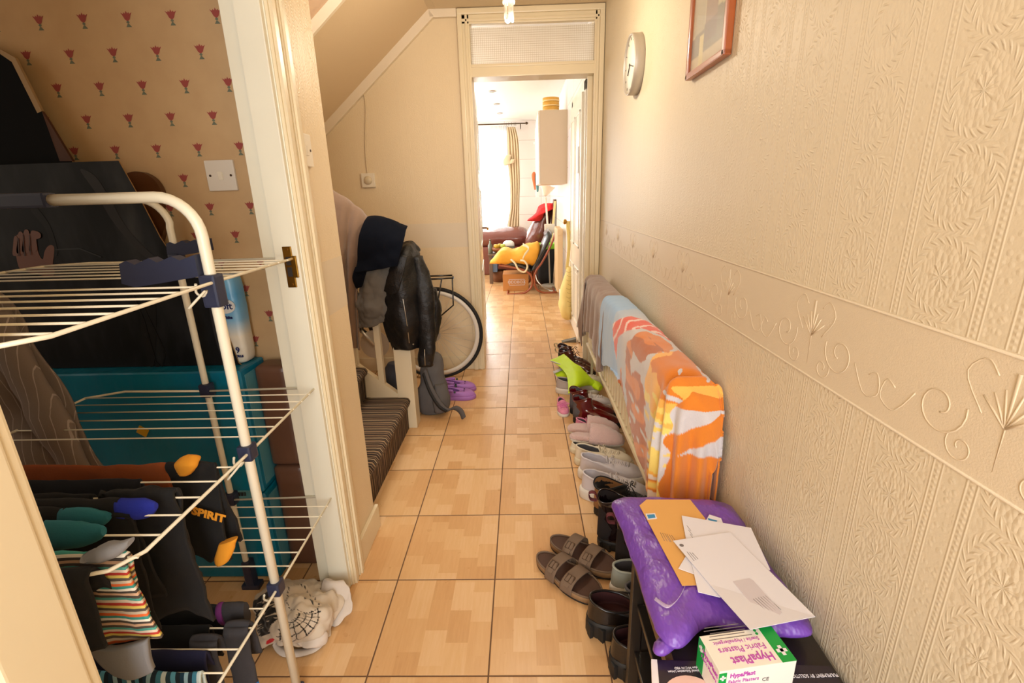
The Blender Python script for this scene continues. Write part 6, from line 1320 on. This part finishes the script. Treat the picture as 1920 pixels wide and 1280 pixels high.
# yellow bag on the chair
M_yb = mat('yellow_canvas', (.93, .68, .22), .7, var=.06, vscale=10, bump=.3, bscale=40); M_st = mat('cream_strap', (.90, .84, .70), .8)
t_ = thing('beach_bag', 'large yellow canvas bag with cream straps lying on the lounge chair', 'bag', k6(965, 480))
k5 = lambda px, py, Y=6.35: G(px, py, Y)
m = MB(); m.body([(k5(919, 491, 6.3), (0, .06, 0), (.004, 0, .015)), (k5(930, 485, 6.35), (0, .18, 0), (0, 0, .055)), (k5(945, 479, 6.4), (0, .22, 0), (0, 0, .095)), (k5(965, 479, 6.4), (0, .22, 0), (0, 0, .085)), (k5(985, 476, 6.4), (0, .22, 0), (.02, 0, .13)), (k5(1004, 475, 6.4), (0, .20, 0), (.02, 0, .14)), (k5(1011, 474, 6.4), (0, .14, 0), (.01, 0, .09))], 28, .035, 7, 2, 3.2); m.build('body', M_yb, t_)
m = MB(); m.loft([[p, p+Vector((.0, .0, .035))] for p in curve([k5(981, 461, 6.22), k5(992, 468, 6.15), k5(984, 480, 6.12), k5(980, 488, 6.12)], 16)], closed=False); m.build('strap', M_st, t_, thick=.006)
m = MB(); m.tube(curve([k5(958, 486, 6.12), k5(966, 494, 6.10), k5(972, 505, 6.10), k5(983, 510, 6.10), k5(989, 500, 6.10), k5(984, 490, 6.10), k5(976, 488, 6.12)], 30), .012, 8); m.build('handle', M_st, t_)
# cardboard box
t_ = thing('cardboard_box', 'brown cardboard delivery box under the lounge chair', 'box', (k6(965, 545, 6.5).x, 6.52, 0)); M_cbx = mat('kraft_cardboard', (.80, .55, .30), .8)
xa_, xb_ = G(943, 530, 6.42).x, G(991, 530, 6.42).x; zt_b = G(960, 514, 6.42).z
MB().box((xa_, 6.42, 0), (xb_, 6.78, zt_b), .004).build('carton', M_cbx, t_)
tz_ = zt_b*.52; tx_ = xa_+(xb_-xa_)*.54
text('ODDBOX', .055, frame(Vector((tx_, 6.4195, tz_)), (1, 0, 0), (0, 0, 1)), M_wh, t_, ext=.001)
m = MB()
for lo, hi in (((-.105, .036), (.105, .041)), ((-.105, -.041), (.105, -.036)), ((-.105, -.041), (-.100, .041)), ((.100, -.041), (.105, .041))): m.box((tx_+lo[0], 6.4185, tz_+lo[1]), (tx_+hi[0], 6.4200, tz_+hi[1]))
m.build('logo_border', M_wh, t_)
# table with fruit and bits
M_tb = mat('grey_brown_table', (.42, .34, .28), .5); ty = 7.0; tzt = G(930, 476, ty).z
t_ = thing('side_table', 'small dark table left of the lounge chair with fruit on it', 'table', (-.25, ty, 0))
txa, txb = G(915, 480, ty).x, G(978, 480, ty).x
MB().box((txa, ty-.02, tzt-.03), (txb, ty+.55, tzt), .005).build('table_top', M_tb, t_)
for x in (txa+.01, txb-.06):
    for y in (ty, ty+.48): MB().box((x, y, 0), (x+.05, y+.05, tzt-.03), .004).build('leg', M_tb, t_)
tt = lambda px, py, Y=ty+.15: G(px, py, Y)
x = tt(937, 470).x; o = thing('fruit_bowl', 'brown wooden bowl on the side table', 'bowl', (x, ty+.15, tzt)); MB().lathe([(.06, 0), (.12, .04), (.14, .075), (.13, .075), (.10, .04), (.03, .02)], (x, ty+.15, tzt), 28).build('bowl', mat('bowl_wood', (.58, .33, .16), .4), o)
for k, (dx, dy, c_, n_) in enumerate(((-.05, -.03, (.86, .72, .25), 'yellow'), (.05, -.02, (.72, .78, .30), 'green'), (.0, .05, (.80, .70, .28), 'golden'))):
    m = MB(); m.lathe([(.004, -.036), (.024, -.032), (.04, 0), (.03, .028), (.008, .032)], (x+dx, ty+.15+dy, tzt+.095), 18); single(m, 'apple', mat('apple_'+n_, c_, .35), n_+' apple in the wooden bowl on the side table', 'apple', (x+dx, ty+.15+dy, tzt+.095), 'fruit in the wooden bowl')
x = tt(920, 470).x; o = thing('bottle', 'dark grey-green bottle at the left end of the side table', 'bottle', (x, ty+.1, tzt)); M_btl = mat('bottle_glass_green', (.38, .40, .33), .2, coat=.5)
MB().lathe([(.032, 0), (.034, .01), (.034, .11), (.014, .15), (.013, .18)], (x, ty+.1, tzt), 20).build('body', M_btl, o); MB().lathe([(.015, .18), (.015, .20), (.002, .202)], (x, ty+.1, tzt), 16).build('cap', M_tb, o)
x = tt(953, 455).x; o = thing('radio', 'small rounded grey and white radio on the side table', 'radio', (x, ty+.3, tzt))
MB().body([((x, ty+.3, tzt), (.085, 0, 0), (0, .05, 0)), ((x, ty+.3, tzt+.06), (.09, 0, 0), (0, .055, 0)), ((x, ty+.3, tzt+.085), (.088, 0, 0), (0, .052, 0))], 24, 0, 1, 0, 4).build('base', mat('radio_grey', (.45, .44, .42), .5), o)
MB().body([((x, ty+.3, tzt+.083), (.086, 0, 0), (0, .052, 0)), ((x, ty+.3, tzt+.13), (.08, 0, 0), (0, .05, 0)), ((x, ty+.3, tzt+.16), (.04, 0, 0), (0, .03, 0))], 24, 0, 1, 0, 3).build('lid', M_upvc, o)
x = tt(927, 500).x; single(MB().box((x-.07, ty+.05, .16), (x+.05, ty+.3, .36), .02, seg=3), 'storage_tub', mat('pale_blue_plastic', (.45, .58, .76), .4), 'pale blue plastic tub under the side table', 'tub', (x, ty+.1, .16))
x = tt(936, 525).x; o = thing('wicker_basket', 'round brown basket on the floor under the side table', 'basket', (x, ty+.2, 0))
MB().lathe([(.09, 0), (.11, .05), (.12, .16), (.11, .16), (.09, .02)], (x, ty+.2, 0), 28).build('basket', mat('wicker', (.48, .30, .17), .8, bump=.8, bscale=60), o); MB().tube([(x+.11*math.cos(q), ty+.2+.11*math.sin(q), .16) for q in np.linspace(0, 2*PI, 24, endpoint=False)], .010, 6, closed=True).build('rim', mat('wicker_rim', (.40, .24, .13), .8), o)
# black stand, bin with lime lid and cable by the radiator
t_ = thing('kitchen_bin', 'black bin with a lime green rim behind the lounge chair', 'bin', (.33, 6.95, 0)); 
MB().body([((.33, 6.95, 0), (.10, 0, 0), (0, .10, 0)), ((.33, 6.95, .50), (.14, 0, 0), (0, .13, 0))], 24, 0, 1, 0, 4).build('body', M_rub, t_); MB().body([((.33, 6.95, .50), (.145, 0, 0), (0, .135, 0)), ((.33, 6.95, .57), (.145, 0, 0), (0, .135, 0))], 24, 0, 1, 0, 4).build('rim', mat('lime_plastic', (.60, .88, .15), .4), t_)
m = MB(); m.tube(curve([k6(1004, 514, 6.2), k6(1007, 525, 6.15), k6(1014, 534, 6.1)]+[Vector((F(px, py, .006).x, F(px, py, .006).y, .006)) for px, py in ((1022, 540), (1034, 545), (1046, 543), (1050, 541))], 40), .006, 6); single(m, 'power_cable', M_upvc, 'white cable trailing across the floor beside the lounge chair', 'cable', F(1030, 544, 0))
# leaning framed board behind radiator
t_ = thing('folded_table', 'thin folded board leaning on the tiled wall beside the armchair', 'board', (.44, 6.75, 0)); m = MB(); m.prism([(.36, 7.10, 0), (.39, 7.10, 0), (.495, 7.10, 1.14), (.465, 7.10, 1.14)], (0, .04, 0)); m.build('board', M_bam2, t_); m = MB(); m.prism([(.36, 7.145, 0), (.39, 7.145, 0), (.495, 7.145, 1.16), (.465, 7.145, 1.16)], (0, .25, 0)); m.build('backing', mat('mirror_brown', (.32, .20, .12), .4), t_)
# cream tote bag on the door knob
M_tote = mat('cream_tote', (.92, .82, .52), .8, var=.06, vscale=14, bump=.4, bscale=60); yk = 4.72
t_ = thing('hanging_tote', 'pale yellow tote bag hanging from the knob of the white door', 'bag', (.41, yk, .98))
v4 = lambda px, py, Y=yk: G(px, py, Y)
m = MB(); m.body([(v4(1068, 500), (.035, 0, 0), (0, .05, 0)), (v4(1066, 525), (.05, 0, 0), (0, .08, 0)), (v4(1064, 555), (.075, 0, 0), (0, .12, 0)), (v4(1062, 575), (.08, 0, 0), (0, .13, 0)), (v4(1063, 592), (.05, 0, 0), (0, .10, 0)), (v4(1064, 598), (.02, 0, 0), (0, .04, 0))], 22, .016, 10, 6); m.build('body', M_tote, t_)
m = MB(); m.loft([[p, p+Vector((.03, .0, 0))] for p in curve([v4(1060, 505), v4(1064, 460), Vector((.430, 4.79, .985)), v4(1074, 460), v4(1072, 505)], 30)], closed=False); m.build('handle', M_tote, t_, thick=.006)
m = MB()
for k in range(9):
    a = v4(1067+(k % 2)*2, 508+k*8, yk-.12)
    m.tube([(a.x-.03, a.y, a.z), (a.x, a.y-.006, a.z-.014), (a.x+.03, a.y, a.z)], .0015, 4)
o = m.build('net_print', mat('net_print', (.68, .58, .34), .8), t_); o['kind'] = 'stuff'
# small things on the white door and wall
o = MB(); a = W(1083, 300, KX-.04); o.box((KX-.0405, a.y-.05, a.z-.10), (KX-.0385, a.y+.05, a.z+.10)); single(o, 'paper_note', M_wp2, 'small white paper note fixed to the panelled door', 'note', (KX-.04, a.y, a.z))
a = W(1070, 300, KX-.004); o = MB(); o.box((KX-.004, a.y-.25, a.z-.30), (KX-.001, a.y+.25, a.z+.30)); single(o, 'wall_poster', mat('pale_poster', (.86, .78, .80), .6, var=.3, vscale=12), 'pale patterned poster on the kitchen wall between cabinet and door', 'poster', (KX, a.y, a.z))
for k, (px, py) in enumerate(((923, 171), (931, 195), (937, 212))):
    a = F(px, py, KZ-.001); t_ = thing('ceiling_spotlight', ('recessed spotlight in the kitchen ceiling, nearest of three', 'recessed spotlight in the kitchen ceiling, middle of three', 'recessed spotlight in the kitchen ceiling, farthest of three')[k], 'spotlight', a, 'kitchen ceiling spotlights')
    MB().lathe([(.045, 0), (.045, -.006), (.034, -.008), (.034, -.002)], (a.x, a.y, KZ), 24, None, False).build('bezel', mat('chrome_ring', (.6, .55, .5), .3, .8), t_); MB().lathe([(.034, -.003), (.001, -.004)], (a.x, a.y, KZ), 20).build('lens', M_wh, t_)
# ---- outside: shrub and fence by the garden doors
M_leaf = mat('garden_leaf', (.42, .50, .22), .7, var=.3, vscale=6); rnd = random.Random(4)
t_ = thing('garden_shrub', 'leafy shrub outside the garden doors at the left of the curtain', 'shrub', (-1.25, 11.9, -.06))
m = MB()
for k in range(9): a = Vector((-1.25+rnd.uniform(-.3, .3), 11.9+rnd.uniform(-.3, .3), 0)); m.tube([(-1.25, 11.9, -.06), a*.5+Vector((-.62, 5.95, .5)), a+Vector((0, 0, rnd.uniform(1.2, 1.9)))], [.02, .012, .005], 6)
m.build('stem', mat('bark', (.35, .27, .2), .9), t_)
m = MB()
for k in range(900):
    c = Vector((-1.25+rnd.gauss(0, .34), 11.9+rnd.gauss(0, .3), 1.15+rnd.gauss(0, .48))); d = Vector((rnd.uniform(-1, 1), rnd.uniform(-1, 1), rnd.uniform(-.6, .6))).normalized()*.045; e = d.orthogonal().normalized()*.018
    v = [m.bm.verts.new(p) for p in (c-d, c+e, c+d, c-e)]; m.bm.faces.new(v)
o = m.build('foliage', M_leaf, t_)
t_ = thing('garden_fence', 'low white and orange-brown garden fence outside the doors', 'fence', (-1.3, 10.3, -.06)); M_fn = mat('fence_stain', (.72, .48, .26), .7)
for z in (.25, .80): MB().box((-3, 10.28, z), (.2, 10.31, z+.07), .004).build('rail', M_fn, t_)
for k in range(16): MB().box((-3+k*.2, 10.25, -.06), (-2.93+k*.2, 10.275, .92), .003).build('picket', M_upvc, t_)
